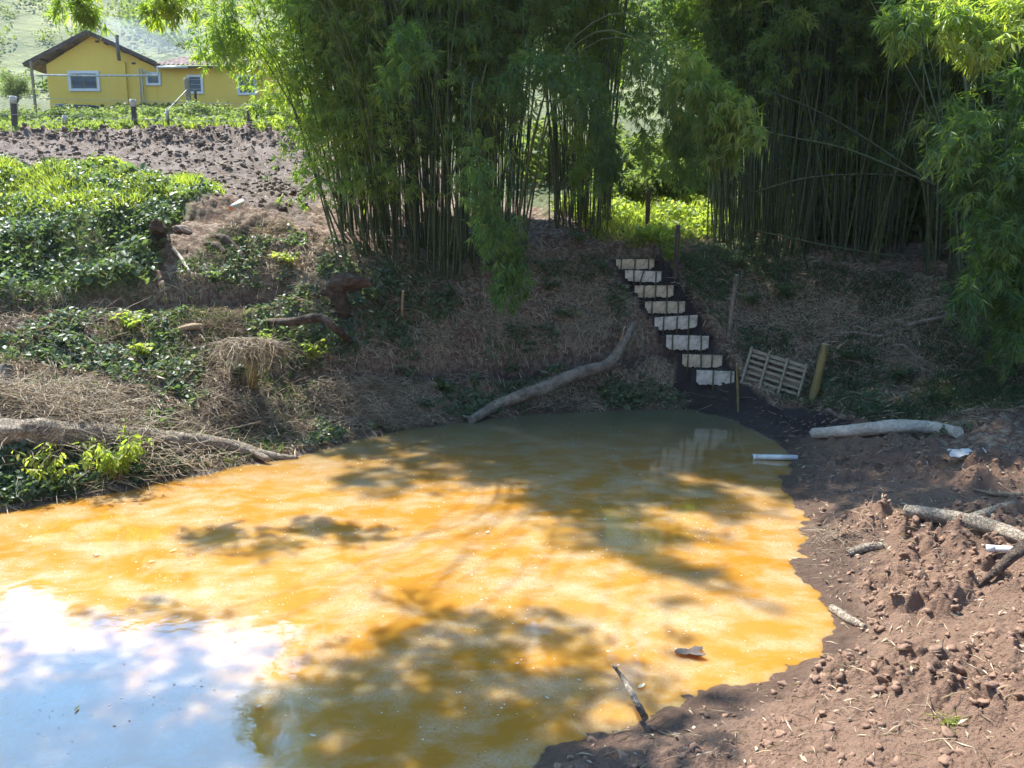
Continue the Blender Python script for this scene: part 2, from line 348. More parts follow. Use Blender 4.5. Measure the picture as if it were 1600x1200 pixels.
M['post'] = simple('green_post_bamboo', (.09, .08, .03), (.36, .28, .09), 4, .6, .3, .005, stretch=(1, 1, .35))
M['oldpost'] = simple('old_fence_post', (.05, .04, .035), (.13, .1, .085), 8, .9, .6, .01, stretch=(1, 1, .3))
M['limepost'] = simple('whitewashed_post_top', (.4, .38, .36), (.62, .6, .58), 8, .9, .4, .006)
M['wire'] = simple('fence_wire', (.35, .34, .32), (.5, .49, .46), 8, .5, 0)
M['pvc'] = simple('white_pvc', (.62, .62, .60), (.8, .8, .78), 5, .4, .1, .002)
M['pvcdirt'] = simple('muddy_pvc', (.45, .42, .38), (.78, .78, .76), 4, .5, .1, .002)
M['orange'] = simple('orange_pipe_mouth', (.6, .17, .04), (.75, .28, .08), 5, .5, 0)
M['yellow'] = simple('yellow_wall_paint', (.86, .57, .09), (.92, .65, .13), .9, .8, .15, .004)
M['white'] = simple('white_frame_paint', (.7, .72, .76), (.8, .8, .8), 3, .6, 0)
M['glass'] = simple('window_glass', (.04, .045, .055), (.10, .105, .11), 2, .15, 0)
M['tile'] = simple('clay_roof_tile', (.13, .08, .07), (.34, .23, .19), 2.2, .85, .5, .01)
M['wood'] = simple('dark_eave_wood', (.05, .035, .03), (.13, .09, .07), 5, .8, .4, .005)
M['concrete'] = simple('old_concrete', (.25, .25, .25), (.45, .45, .44), 4, .9, .4, .01)
M['black'] = simple('black_plastic', (.012, .012, .014), (.03, .03, .034), 5, .4, 0)
M['metalpipe'] = simple('flue_metal', (.08, .07, .065), (.2, .17, .15), 5, .6, 0)
M['stone'] = simple('brown_stone', (.14, .1, .08), (.34, .26, .2), 5, .9, .8, .02)
M['clod'] = None; M['moss'] = simple('mossy_bark', (.10, .085, .03), (.34, .28, .09), 7, .9, .8, .02)
def panel_mat(nm, c, d):
    m, nn, ll, b = newmat(nm); t = nn.new('ShaderNodeTexCoord')
    n = noise(nn, ll, 6, 6, t.outputs['Object'], .7); v = nn.new('ShaderNodeTexVoronoi'); v.inputs['Scale'].default_value = 9; ll.new(t.outputs['Object'], v.inputs['Vector'])
    col = ramp(nn, ll, n, [(.36, d), (.55, c), (.8, tuple(min(1, k * 1.06) for k in c))])
    sp_ = nn.new('ShaderNodeMath'); sp_.operation = 'LESS_THAN'; ll.new(v.outputs['Distance'], sp_.inputs[0]); sp_.inputs[1].default_value = .1
    col = mixc(nn, ll, sp_.outputs[0], col, d)
    ll.new(col, b.inputs['Base Color']); b.inputs['Roughness'].default_value = .6; return m
M['panelw'] = panel_mat('white_step_panel', (.66, .63, .54), (.36, .31, .23)); M['panelc'] = panel_mat('cream_step_panel', (.60, .52, .37), (.32, .25, .16))
def ground_mat():
    m, nn, ll, b = newmat('soil'); t = nn.new('ShaderNodeTexCoord'); v = t.outputs['Object']
    a = nn.new('ShaderNodeAttribute'); a.attribute_name = 'zones'; s = nn.new('ShaderNodeSeparateColor'); ll.new(a.outputs['Color'], s.inputs[0])
    n1 = noise(nn, ll, 1.2, 6, v, .6); n2 = noise(nn, ll, 9, 7, v, .7); n3 = noise(nn, ll, 55, 4, v, .7)
    base = mixc(nn, ll, n1, (.08, .042, .028), (.18, .10, .065))
    lit = ramp(nn, ll, n2, [(.45, (.0, .0, .0)), (.6, (1, 1, 1))]); base = mixc(nn, ll, lit, base, (.30, .235, .165))
    mud = mixc(nn, ll, n1, (.10, .057, .038), (.25, .152, .10)); mud = mixc(nn, ll, ramp(nn, ll, n2, [(.35, (0, 0, 0)), (.7, (1, 1, 1))]), mud, (.22, .135, .09))
    pl = mixc(nn, ll, n2, (.085, .062, .047), (.21, .155, .12))
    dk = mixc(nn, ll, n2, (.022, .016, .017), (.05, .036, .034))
    gr = mixc(nn, ll, n2, (.045, .065, .02), (.13, .14, .05))
    c = mixc(nn, ll, s.outputs[0], base, mud); c = mixc(nn, ll, s.outputs[1], c, pl); c = mixc(nn, ll, s.outputs[2], c, gr)
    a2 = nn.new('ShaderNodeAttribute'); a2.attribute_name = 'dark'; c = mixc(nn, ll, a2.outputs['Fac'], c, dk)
    a3 = nn.new('ShaderNodeAttribute'); a3.attribute_name = 'wet'; c = mixc(nn, ll, a3.outputs['Fac'], c, mixc(nn, ll, .5, c, (.02, .014, .012), 'MIX'))
    c = mixc(nn, ll, ramp(nn, ll, n3, [(.3, (.0, .0, .0)), (.7, (.6, .6, .6))]), c, mixc(nn, ll, 1.0, c, (1.6, 1.55, 1.5), 'MULTIPLY'))
    ll.new(c, b.inputs['Base Color'])
    r = nn.new('ShaderNodeMapRange'); r.inputs[3].default_value = .92; r.inputs[4].default_value = .35; ll.new(a3.outputs['Fac'], r.inputs[0]); ll.new(r.outputs[0], b.inputs['Roughness'])
    ad = nn.new('ShaderNodeMath'); ad.operation = 'MULTIPLY_ADD'; ll.new(n3, ad.inputs[0]); ad.inputs[1].default_value = .35; ll.new(n2, ad.inputs[2])
    bump(nn, ll, b, ad.outputs[0], 1.0, .07); return m
M['ground'] = ground_mat()
def water_mat():
    m, nn, ll, b = newmat('muddy_water'); t = nn.new('ShaderNodeTexCoord'); v = t.outputs['Object']
    mp = nn.new('ShaderNodeMapping'); mp.inputs['Scale'].default_value = (.7, 1.0, 1); mp.inputs['Rotation'].default_value = (0, 0, R(-18)); ll.new(v, mp.inputs['Vector'])
    n1 = noise(nn, ll, .55, 4, mp.outputs[0], .55, .2); n2 = noise(nn, ll, 2.2, 6, mp.outputs[0], .65, .25); n3 = noise(nn, ll, 40, 4, v, .7)
    c = ramp(nn, ll, n1, [(.3, (.40, .185, .022)), (.5, (.42, .205, .033)), (.72, (.39, .23, .065))])
    film = ramp(nn, ll, n2, [(.42, (0, 0, 0)), (.68, (1, 1, 1))]); g = ramp(nn, ll, n3, [(.35, (.35, .35, .35)), (.6, (1, 1, 1))])
    fg = mixc(nn, ll, 1.0, film, g, 'MULTIPLY'); f2 = mixc(nn, ll, 1.0, fg, (.7, .7, .7), 'MULTIPLY')
    c = mixc(nn, ll, f2, c, (.52, .46, .35))
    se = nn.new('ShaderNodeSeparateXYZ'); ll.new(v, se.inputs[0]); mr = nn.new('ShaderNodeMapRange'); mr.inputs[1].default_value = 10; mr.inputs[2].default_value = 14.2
    ll.new(se.outputs[1], mr.inputs[0]); c = mixc(nn, ll, mr.outputs[0], c, (.15, .145, .085))  # far end turned olive: bamboo shade and dark reflection put into the colour
    ll.new(c, b.inputs['Base Color']); b.inputs['IOR'].default_value = 1.6
    b.inputs['Subsurface Weight'].default_value = 1; b.inputs['Subsurface Radius'].default_value = (1, .7, .35); b.inputs['Subsurface Scale'].default_value = .38
    rr = nn.new('ShaderNodeMapRange'); ll.new(fg, rr.inputs[0]); rr.inputs[3].default_value = .025; rr.inputs[4].default_value = .16; ll.new(rr.outputs[0], b.inputs['Roughness'])
    nb = noise(nn, ll, 5, 3, v, .5); bump(nn, ll, b, nb, .08, .02)
    return m
M['water'] = water_mat()
def soilmat(nm, c1, c2): return simple(nm, c1, c2, 12, .92, .9, .012)
M['clod'] = soilmat('red_brown_clod', (.13, .075, .05), (.32, .195, .13)); M['pclod'] = soilmat('grey_brown_clod', (.10, .074, .056), (.24, .178, .137))

# ------------------------------------------------------------------ ground sheet (rings round the viewpoint, finer near it)
def build_ground():
    th = np.concatenate([np.linspace(-180, -50, 60, endpoint=False), np.linspace(-50, -37, 70, endpoint=False), np.linspace(-37, 37, 800, endpoint=False), np.linspace(37, 50, 70, endpoint=False), np.linspace(50, 180, 60, endpoint=False)])
    r = np.concatenate([np.linspace(.05, 2.4, 14, endpoint=False), np.exp(np.linspace(math.log(2.4), math.log(26), 900, endpoint=False)), np.exp(np.linspace(math.log(26), math.log(85), 150))])
    T, RR = np.meshgrid(np.radians(th), r); X = (np.sin(T) * RR); Y = (np.cos(T) * RR)
    Z = zfull(X.ravel(), Y.ravel()); x = X.ravel(); y = Y.ravel()
    nt, nr = len(th), len(r); i = np.arange(nr - 1)[:, None] * nt; j = np.arange(nt)[None]; k = (j + 1) % nt
    Fa = np.stack([i + j, i + nt + j, i + nt + k, i + k], -1).reshape(-1, 4)
    gm = np.clip(zone('grass', x, y) + zone('field', x, y), 0, 1); zz = np.stack([zone('mud', x, y), zone('plough', x, y), gm, np.ones_like(x)], -1)
    sd = sdpoly(x, y, POND)
    wet = 1 - sstep(.05, .22, Z + (fbm(x * 3, y * 3, 8) - .5) * .1); wet = np.where(sd > 2, 0, wet)
    me = mesh_np('ground', np.stack([x, y, Z], -1), Fa, True, {'zones': zz, 'dark': np.clip(zone('dark', x, y) + .75 * np.exp(-(dline(x, y, TREN[0]) / .2) ** 2) + .75 * np.exp(-(dline(x, y, TREN[1]) / .15) ** 2), 0, 1), 'wet': wet})  # 'dark' also carries trench shade painted into the soil colour
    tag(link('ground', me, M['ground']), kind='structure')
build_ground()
xs = [p[0] for p in POND]; ys = [p[1] for p in POND]
cx_, cy_ = sum(xs) / len(xs), sum(ys) / len(ys)
w = MB(); w.poly([(cx_ + (a - cx_) * 1.06 + .35 * np.sign(a - cx_), cy_ + (b - cy_) * 1.06 + .35 * np.sign(b - cy_), 0) for a, b in reversed(POND)])
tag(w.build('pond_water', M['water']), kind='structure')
# far hillside
def build_hill():
    gx = np.linspace(-220, 260, 160); gy = np.linspace(56, 330, 100); X, Y = np.meshgrid(gx, gy)
    t = (Y - 56) / 100.
    Z = 11.5 + np.clip(t, 0, 1.15) ** 1.15 * (38 + 24 * sstep(-112, -84, X)) + (fbm(X * .03, Y * .03, 4) - .5) * 13 * np.clip(t * 2, 0, 1) - np.clip(t - 1.2, 0, 9) * 20
    i = np.arange(99)[:, None] * 160; j = np.arange(159)[None]
    Fa = np.stack([i + j, i + 1 + j, i + 161 + j, i + 160 + j], -1).reshape(-1, 4)
    m, nn, ll, b = newmat('hill_grass'); tcc = nn.new('ShaderNodeTexCoord'); n = noise(nn, ll, .12, 8, tcc.outputs['Object'], .7)
    ll.new(ramp(nn, ll, n, [(.35, (.07, .10, .03)), (.55, (.19, .21, .07)), (.7, (.30, .28, .12))]), b.inputs['Base Color']); b.inputs['Roughness'].default_value = .9
    bump(nn, ll, b, n, 1, 1.5)
    tag(link('hillside', mesh_np('hillside', np.stack([X.ravel(), Y.ravel(), Z.ravel()], -1), Fa, True), m), kind='structure')
    return gx, gy, Z
HX, HY, HZ = build_hill()
def hz(x, y):
    u = np.clip((x - HX[0]) / (HX[1] - HX[0]), 0, 158.9); v = np.clip((y - HY[0]) / (HY[1] - HY[0]), 0, 98.9)
    i = u.astype(int); j = v.astype(int); fu = u - i; fv = v - j
    return HZ[j, i] * (1 - fu) * (1 - fv) + HZ[j, i + 1] * fu * (1 - fv) + HZ[j + 1, i] * (1 - fu) * fv + HZ[j + 1, i + 1] * fu * fv

# ------------------------------------------------------------------ leaves
def unit(v): return v / (np.linalg.norm(v, axis=-1, keepdims=True) + 1e-9)
def leaf_arrays(base, d, L, Wd, nrm=None, fold=.25, tint=None, at=.38):
    N = len(base); d = unit(d)
    if nrm is None: nrm = unit(rng.normal(size=(N, 3)) + np.array([0, 0, 1.2]))
    side = unit(np.cross(d, nrm)); up = unit(np.cross(side, d)); L = L[:, None]; Wd = Wd[:, None]
    mid = base + d * L * at
    V = np.stack([base, mid + side * Wd + up * Wd * fold, base + d * L - up * L * .12, mid - side * Wd + up * Wd * fold], 1).reshape(-1, 3)
    b = np.arange(N)[:, None] * 4; Fa = np.concatenate([b + np.array([[0, 1, 2]]), b + np.array([[0, 2, 3]])], 0)
    if tint is None: tint = rng.random(N)
    return V, Fa, np.repeat(tint, 4)
def broad_arrays(base, d, L, Wd, nrm, tint=None):          # 7-point rounded leaf folded on its midrib
    N = len(base); d = unit(d); side = unit(np.cross(d, nrm)); up = unit(np.cross(side, d)); L = L[:, None]; Wd = Wd[:, None]
    pts = [base, base + d * L * .18 + side * Wd * .8 + up * Wd * .2, base + d * L * .55 + side * Wd * .9 + up * Wd * .15, base + d * L - up * L * .15,
           base + d * L * .55 - side * Wd * .9 + up * Wd * .15, base + d * L * .18 - side * Wd * .8 + up * Wd * .2]
    V = np.stack(pts, 1).reshape(-1, 3); b = np.arange(N)[:, None] * 6
    Fa = np.concatenate([b + np.array([[0, 1, 2]]), b + np.array([[0, 2, 3]]), b + np.array([[0, 3, 4]]), b + np.array([[0, 4, 5]])], 0)
    if tint is None: tint = rng.random(N)
    return V, Fa, np.repeat(tint, 6)
def fans(tips, dirs, n=7, L=.17, Wd=.011, spread=.75, droop=.45, tint=None):
    N = len(tips); base = np.repeat(tips, n, 0); dd = np.repeat(unit(dirs), n, 0)
    d = unit(dd + rng.normal(size=(N * n, 3)) * spread + np.array([0, 0, -droop])); base = base + d * .01
    ln = L * rng.uniform(.55, 1.25, N * n); t = None if tint is None else np.clip(np.repeat(tint, n) + rng.normal(size=N * n) * .12, 0, 1)
    return leaf_arrays(base, d, ln, Wd * rng.uniform(.8, 1.3, N * n), tint=t)
def sticks(A_, B_, r, mid=None):         # thin 3-sided twigs between points
    N = len(A_); d = unit(B_ - A_); u = unit(np.cross(d, np.array([.3, .2, 1.]))); v = np.cross(d, u); r = np.broadcast_to(r, (N,))[:, None]
    V = []
    for e, k in ((A_, 1.), (B_, .5)):
        for a in (0, 2.094, 4.189): V.append(e + (u * math.cos(a) + v * math.sin(a)) * r * k)
    V = np.stack(V, 1).reshape(-1, 3); b = np.arange(N)[:, None] * 6
    Fa = np.concatenate([b + np.array([[i, (i + 1) % 3, 3 + (i + 1) % 3]]) for i in range(3)] + [b + np.array([[i, 3 + (i + 1) % 3, 3 + i]]) for i in range(3)], 0)
    return V, Fa
def cat(parts):
    Vs, Fs, Ts = [], [], []; o = 0
    for p in parts:
        V, Fa = p[0], p[1]; Vs.append(V); Fs.append(Fa + o); o += len(V); Ts.append(p[2] if len(p) > 2 else np.full(len(V), .6))
    return np.concatenate(Vs), np.concatenate(Fs), np.concatenate(Ts)
def leafobj(name, parts, mat, parent=None):
    V, Fa, T = cat(parts); return link(name, mesh_np(name, V, Fa, False, {'tint': T}), mat, parent)

# ------------------------------------------------------------------ bamboo
def culm_mesh(path, r0, r1, n=6):
    m = len(path); s = MB(); rad = []; rings = []
    L = [0]
    for i in range(1, m): L.append(L[-1] + float(np.linalg.norm(path[i] - path[i - 1])))
    pts = []; nodes = max(3, int(L[-1] / .34))
    P_ = np.array(path); Ls = np.array(L)
    for k in range(nodes + 1):
        for off, bump_, rg in ((-.012, 1, 0), (0, 1.22, 1), (.012, 1, 0)):
            l = min(max(k * L[-1] / nodes + off, 0), L[-1] - 1e-4 * (3 - len(pts) % 3))
            q = np.array([np.interp(l, Ls, P_[:, c]) for c in range(3)])
            if pts and np.linalg.norm(q - pts[-1]) < 1e-3: continue
            pts.append(q); rad.append((r0 + (r1 - r0) * (l / L[-1]) ** 1.1) * bump_); rings.append(rg)
    s.tube(pts, rad, n)
    me = bpy.data.meshes.new('culm'); me.from_pydata(s.v, [], s.f)
    at = me.attributes.new('ring', 'FLOAT', 'POINT'); at.data.foreach_set('value', np.repeat(np.array(rings, np.float32), n))
    for p in me.polygons: p.use_smooth = True
    me.update(); me.materials.append(M['culm']); return me
def foliage_parts(path, t0, t1, nbr, blen, fan_n=5, leafn=7, L=.17, down=.0, tint=.5, spread=.75):
    Pp = np.array(path); m = len(Pp); parts = []
    ts = t0 + (t1 - t0) * rng.random(nbr) ** .9; idx = ts * (m - 1); i0 = np.minimum(idx.astype(int), m - 2); f = (idx - i0)[:, None]
    B = Pp[i0] * (1 - f) + Pp[i0 + 1] * f; tan = unit(Pp[i0 + 1] - Pp[i0])
    rd = unit(np.cross(tan, rng.normal(size=(nbr, 3)))); d = unit(rd + tan * rng.uniform(.1, 1.0, (nbr, 1)) + np.array([0, 0, .15]))
    ln = blen * rng.uniform(.35, 1.2, nbr)[:, None] * (1.15 - .55 * (ts[:, None] - t0) / (1 - t0 + .01))
    prev = B; tips = []; td = []; tt = []; brt = np.clip(tint + rng.normal(size=nbr) * .2, 0, 1)
    for s in range(3):
        nd = unit(d + np.array([0, 0, -.35 * s - down])); e = prev + nd * ln / 3
        parts.append(sticks(prev, e, .0035 - .0008 * s) + (np.full(nbr * 6, .75),))
        for q in range(max(1, fan_n // 3 + (1 if s == 2 else 0))):
            u = rng.random((nbr, 1)); off = rng.normal(size=(nbr, 3)) * .07
            tips.append(prev * (1 - u) + e * u + off); td.append(unit(nd + rng.normal(size=(nbr, 3)) * .5)); tt.append(brt)
        prev = e; d = nd
    tips.append(prev); td.append(d); tt.append(brt)
    parts.append(fans(np.concatenate(tips), np.concatenate(td), leafn, L, L * .065, spread, .45, np.concatenate(tt)))
    return parts
def arch(H, bend, seed):
    r = np.random.default_rng(seed); t = np.linspace(0, 1, 26); ph = r.uniform(0, 6, 2)
    x = bend * H * t ** 2.3 + .10 * np.sin(t * 4 + ph[0]) * t; y = .12 * np.sin(t * 5 + ph[1]) * t
    z = H * (t - .28 * bend * t ** 3 * 1.6)
    if bend > .45: z = z - H * (bend - .4) * t ** 5 * .9
    return [np.array(p) for p in np.stack([x, y, z], 1)]
PROTO = []
for k, (H, bend, t0, nbr, bl) in enumerate([(12, .04, .32, 62, 1.0), (13, .10, .36, 60, 1.0), (12, .20, .34, 64, 1.1), (13, .34, .36, 72, 1.1), (12, .55, .4, 76, 1.1), (11, .14, .2, 62, .9), (9, .28, .18, 58, .9)]):
    pth = arch(H, bend, k + 3); cm = culm_mesh(pth, .022, .006)
    V, Fa, T = cat(foliage_parts(pth, t0, 1, nbr, bl, 6, 7, .22)); fm = mesh_np('foliage', V, Fa, False, {'tint': T}); fm.materials.append(M['bleaf'])
    PROTO.append((cm, fm, H))
def ong0(x, y): return np.array([x, y, float(zbase(x, y)) - .05])
def place_culm(parent, base, az, tilt, s, k, leaf=True, cm=None):
    o = bpy.data.objects.new('culm', PROTO[k][0]); COL.objects.link(o); o.parent = parent
    o.location = Vector(base) - parent.location
    o.rotation_euler = (Matrix.Rotation(az, 4, 'Z') @ Matrix.Rotation(tilt, 4, 'Y') @ Matrix.Rotation(random.uniform(-.2, .2), 4, 'Z')).to_euler(); o.scale = (s * random.uniform(.8, 1.15),) * 2 + (s,) if False else (s, s, s)
    if leaf:
        f = bpy.data.objects.new('foliage', PROTO[k][1]); COL.objects.link(f); f.parent = o; f.rotation_euler = (0, 0, 0)
    return o
def clump(name, label, region, n, out, protos, smin, smax, lean=(0, .16), leafp=.8, azbias=None, group=None, tiltmul=1, rest=0):
    """region: list of (px, Y) spans giving base quad: (x0, x1, y0, y1) world."""
    x0, x1, y0, y1 = region; cx, cy = (x0 + x1) / 2, (y0 + y1) / 2
    root = thing(name, label, 'bamboo', (cx, cy, float(zbase(cx, cy))), 0, group)
    for i in range(n):
        a = random.random() * 6.283; q = math.sqrt(random.random())
        x = cx + math.cos(a) * q * (x1 - x0) / 2; y = cy + math.sin(a) * q * (y1 - y0) / 2
        az = math.atan2((y - cy) / (y1 - y0), (x - cx) / (x1 - x0)) + random.gauss(0, .6)
        if azbias is not None and random.random() < azbias[1]: az = azbias[0] + random.gauss(0, .5)
        tilt = random.uniform(*lean) * (.4 + q) * tiltmul
        place_culm(root, (x, y, float(zbase(x, y)) - .08), az, tilt, random.uniform(smin, smax), random.choice(protos), random.random() < leafp)
    if rest:       # the culms beyond the hundred that show largest, as one mass
        parts = []
        for i in range(rest):
            a = random.random() * 6.283; q = math.sqrt(random.random()) * 1.05; x = cx + math.cos(a) * q * (x1 - x0) / 2; y = cy + math.sin(a) * q * (y1 - y0) / 2
            H = random.uniform(7, 11); az = math.atan2(y - cy, x - cx) + random.gauss(0, .7); bn = random.uniform(0, .16) * H; t = np.linspace(0, 1, 8)[:, None]; b = np.array([x, y, float(zbase(x, y)) - .1]) - np.array(root.location)
            pth = b + t * np.array([0, 0, H]) + t ** 2 * np.array([math.cos(az), math.sin(az), 0]) * bn; V, Fa = sticks(pth[:-1], pth[1:], .017); parts.append((V, Fa, np.zeros(len(V))))
        tag(leafobj('culm_mass', parts, M['culm'], root), kind='stuff')
    return root
def custom_culm(root, pts, r0, r1, t0, nbr, bl, L=.19, leafn=7, down=.1, tint=.6, n=22, spread=.7):
    pth = [np.array(p) - np.array(root.location) for p in smoothpath(pts, n)]
    o = link('culm', culm_mesh(pth, r0, r1), None, root)
    if nbr: leafobj('foliage', foliage_parts(pth, t0, 1, nbr, bl, 5, leafn, L, down, tint, spread), M['bleaf'], o)
    return o
def gx(px, Y): return (px - 800) / F * Y / cp * 1.0
A_ = clump('bamboo_clump', 'big dense bamboo clump with slender green culms between the earth slope and the yellow house', (-4.0, .3, 16.6, 19.6), 100, .1, [0, 0, 1, 1, 2, 2, 3, 5], .85, 1.15, (0, .13), .68, rest=170, group='bamboo clumps round the pond')
B_ = clump('bamboo_clump', 'see-through clump of thin bamboo directly behind the top of the steps, left of the path', (.9, 2.6, 19.5, 21.5), 46, .1, [0, 1, 2], .75, 1.0, (0, .1), .25, rest=50, group='bamboo clumps round the pond')
C_ = clump('bamboo_clump', 'bamboo clump with fine upright culms right of the sunny gap above the steps', (5.0, 7.6, 18.6, 21), 90, .1, [0, 1, 2], .85, 1.1, (0, .12), .5, rest=120, group='bamboo clumps round the pond')
D_ = clump('bamboo_clump', 'dark bamboo clump with thick leaning culms above the right bank', (9.2, 12.2, 15.6, 18.4), 90, .1, [0, 1, 2, 3, 5], .9, 1.2, (0, .2), .6, azbias=(R(170), .25), rest=120, group='bamboo clumps round the pond')
def custom(root, pl, *a, **k): return custom_culm(root, [P(*q) for q in pl], *a, **k)
# long arching culms that hang into view
custom(A_, [(560, 395, 17), (500, 250, 16.6), (430, 120, 16.2), (370, 30, 15.8), (340, 45, 15.4), (318, 85, 15.2)], .026, .006, .4, 44, .7, tint=.9)
custom(A_, [(530, 385, 17.4), (470, 200, 17), (420, 60, 16.6), (370, -40, 16.2), (330, -40, 16)], .026, .007, .3, 60, 1.0, tint=.85)
custom(A_, [(545, 390, 17.2), (490, 270, 16.9), (450, 140, 16.5), (410, 70, 16.2), (375, 55, 16), (345, 75, 15.9)], .024, .005, .4, 34, .6, tint=.95)
custom(A_, [(570, 385, 17.6), (520, 200, 17.6), (470, 60, 17.4), (440, -60, 17.2)], .026, .01, .25, 60, 1.0, tint=.8)
custom(A_, [(520, 375, 17.8), (475, 220, 17.6), (425, 100, 17.4), (350, 50, 17.2)], .022, .005, .4, 40, .8, tint=.95)
custom(A_, [(600, 395, 17), (560, 150, 15), (420, -120, 13), (200, -160, 12), (120, -30, 11.6), (128, 20, 11.6)], .026, .004, .62, 36, .5, tint=.95)
custom(A_, [(600, 395, 17), (570, 150, 15), (450, -120, 13), (330, -120, 12), (262, -20, 11.8), (258, 5, 11.8)], .026, .004, .6, 34, .5, tint=.95)
for q in range(9):
    x = 505 + q * 16
    custom(A_, [(x + 20, 400 - q * 1, 16.5 + q * .05), (x - 10, 260, 16.5), (x - 40 - q, 120, 16.4), (x - 60, -30, 16.2)], .022, .01, .2, 56, .9, tint=.75)
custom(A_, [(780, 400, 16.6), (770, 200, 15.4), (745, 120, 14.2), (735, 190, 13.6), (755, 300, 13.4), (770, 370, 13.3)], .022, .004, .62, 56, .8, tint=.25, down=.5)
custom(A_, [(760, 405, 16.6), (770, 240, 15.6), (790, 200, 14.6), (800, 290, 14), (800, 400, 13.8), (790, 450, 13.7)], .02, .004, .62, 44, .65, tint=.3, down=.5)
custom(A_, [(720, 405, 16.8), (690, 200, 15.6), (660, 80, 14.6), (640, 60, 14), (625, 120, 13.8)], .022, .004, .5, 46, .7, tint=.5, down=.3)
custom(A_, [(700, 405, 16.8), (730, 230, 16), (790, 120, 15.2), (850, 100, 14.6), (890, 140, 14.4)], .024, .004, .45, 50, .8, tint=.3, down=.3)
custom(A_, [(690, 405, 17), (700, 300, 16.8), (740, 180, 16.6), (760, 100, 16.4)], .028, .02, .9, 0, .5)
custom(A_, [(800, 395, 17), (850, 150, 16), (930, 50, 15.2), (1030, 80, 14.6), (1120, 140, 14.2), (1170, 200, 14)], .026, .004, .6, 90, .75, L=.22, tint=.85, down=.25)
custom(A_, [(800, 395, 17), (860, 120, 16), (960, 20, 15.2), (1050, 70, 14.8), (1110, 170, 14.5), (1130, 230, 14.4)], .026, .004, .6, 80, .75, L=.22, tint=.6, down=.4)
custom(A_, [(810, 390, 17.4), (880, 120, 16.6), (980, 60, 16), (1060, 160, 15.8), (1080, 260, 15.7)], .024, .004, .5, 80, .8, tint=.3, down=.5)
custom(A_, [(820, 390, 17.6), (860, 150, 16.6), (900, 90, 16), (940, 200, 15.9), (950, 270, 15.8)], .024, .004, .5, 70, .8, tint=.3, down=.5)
for pl in ([(1450, 285, 15), (1330, 235, 14.8), (1240, 215, 14.6), (1165, 200, 14.4)], [(1460, 290, 15), (1350, 215, 14.9), (1270, 170, 14.8), (1195, 140, 14.7)],
           [(1490, 250, 15.4), (1430, 130, 15), (1370, 20, 14.7), (1340, -40, 14.6)], [(1500, 300, 15.4), (1440, 90, 15.6), (1420, -30, 15.6)],
           [(1516, 220, 14.6), (1506, 120, 14.6), (1492, 20, 14.5), (1480, -40, 14.5)], [(1262, 420, 17.6), (1240, 320, 16.5), (1222, 230, 15.8), (1205, 130, 15.2)],
           [(1180, 300, 15.4), (1260, 278, 15.2), (1350, 272, 15), (1420, 275, 15)], [(1180, 360, 17), (1300, 385, 16.5), (1400, 400, 16)]):
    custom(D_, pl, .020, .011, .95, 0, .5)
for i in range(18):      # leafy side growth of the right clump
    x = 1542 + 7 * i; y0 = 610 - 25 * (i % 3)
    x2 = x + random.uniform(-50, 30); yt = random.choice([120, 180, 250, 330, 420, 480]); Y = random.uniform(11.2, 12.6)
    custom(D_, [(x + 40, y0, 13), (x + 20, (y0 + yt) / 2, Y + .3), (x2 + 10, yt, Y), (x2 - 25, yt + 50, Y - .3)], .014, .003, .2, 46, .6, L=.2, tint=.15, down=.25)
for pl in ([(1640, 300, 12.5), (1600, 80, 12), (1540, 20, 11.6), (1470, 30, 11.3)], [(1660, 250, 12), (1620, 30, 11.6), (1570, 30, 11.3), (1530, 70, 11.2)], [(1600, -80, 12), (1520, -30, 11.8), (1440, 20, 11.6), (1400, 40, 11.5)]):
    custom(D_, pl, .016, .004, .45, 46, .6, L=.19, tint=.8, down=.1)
for (tx, ty, dd) in [(-1.2, 5.3, 7.4), (-.6, 4.8, 7.6), (-.1, 5.6, 7.2), (.4, 5.0, 7.4), (-.9, 6.1, 7.3), (-3.2, 4.6, 7.6), (-2.5, 4.3, 7.8), (-3.7, 5.2, 7.4), (-2.3, 5.2, 7.6), (-3.0, 3.9, 8), (-4.2, 4.6, 7.8), (-4.6, 5.6, 7.6), (-3.4, 6.0, 7.4), (-2.7, 4.8, 8.2)]:  # added culms above the frame, set along the sun to shade the water
    c = np.array([tx - .417 * dd, ty + .497 * dd, dd]); b0 = ong0(-1.8 + random.uniform(-1.5, 1.2), 17 + random.random()); c[2] = max(c[2], 3.2 + c[1] * .3 + 1.2)
    custom_culm(A_, [b0, (b0 * .75 + c * .25) + np.array([0, 0, 4.2]), (b0 * .35 + c * .65) + np.array([0, 0, 3.6]), c + (c - b0) * .02 + np.array([0, 0, .9]), c + np.array([.1, -1.3, -.1])], .014, .003, .62, 60, 1.0, L=.24, tint=.7, down=.1)
for (tx, ty, tz) in [(3.4, 15, 11.5)]:  # added culm above the frame, there to shade the right-hand foliage
    c = np.array([tx, ty, tz]); b0 = ong0(-.6 + random.uniform(-.8, .6), 17.3 + random.random())
    custom_culm(A_, [b0, b0 * .8 + c * .2 + np.array([0, 0, 3.2]), b0 * .4 + c * .6 + np.array([0, 0, 2.4]), c, c + np.array([.9, -.5, -1.2])], .026, .005, .5, 70, 1.1, L=.24, tint=.5, down=.1)
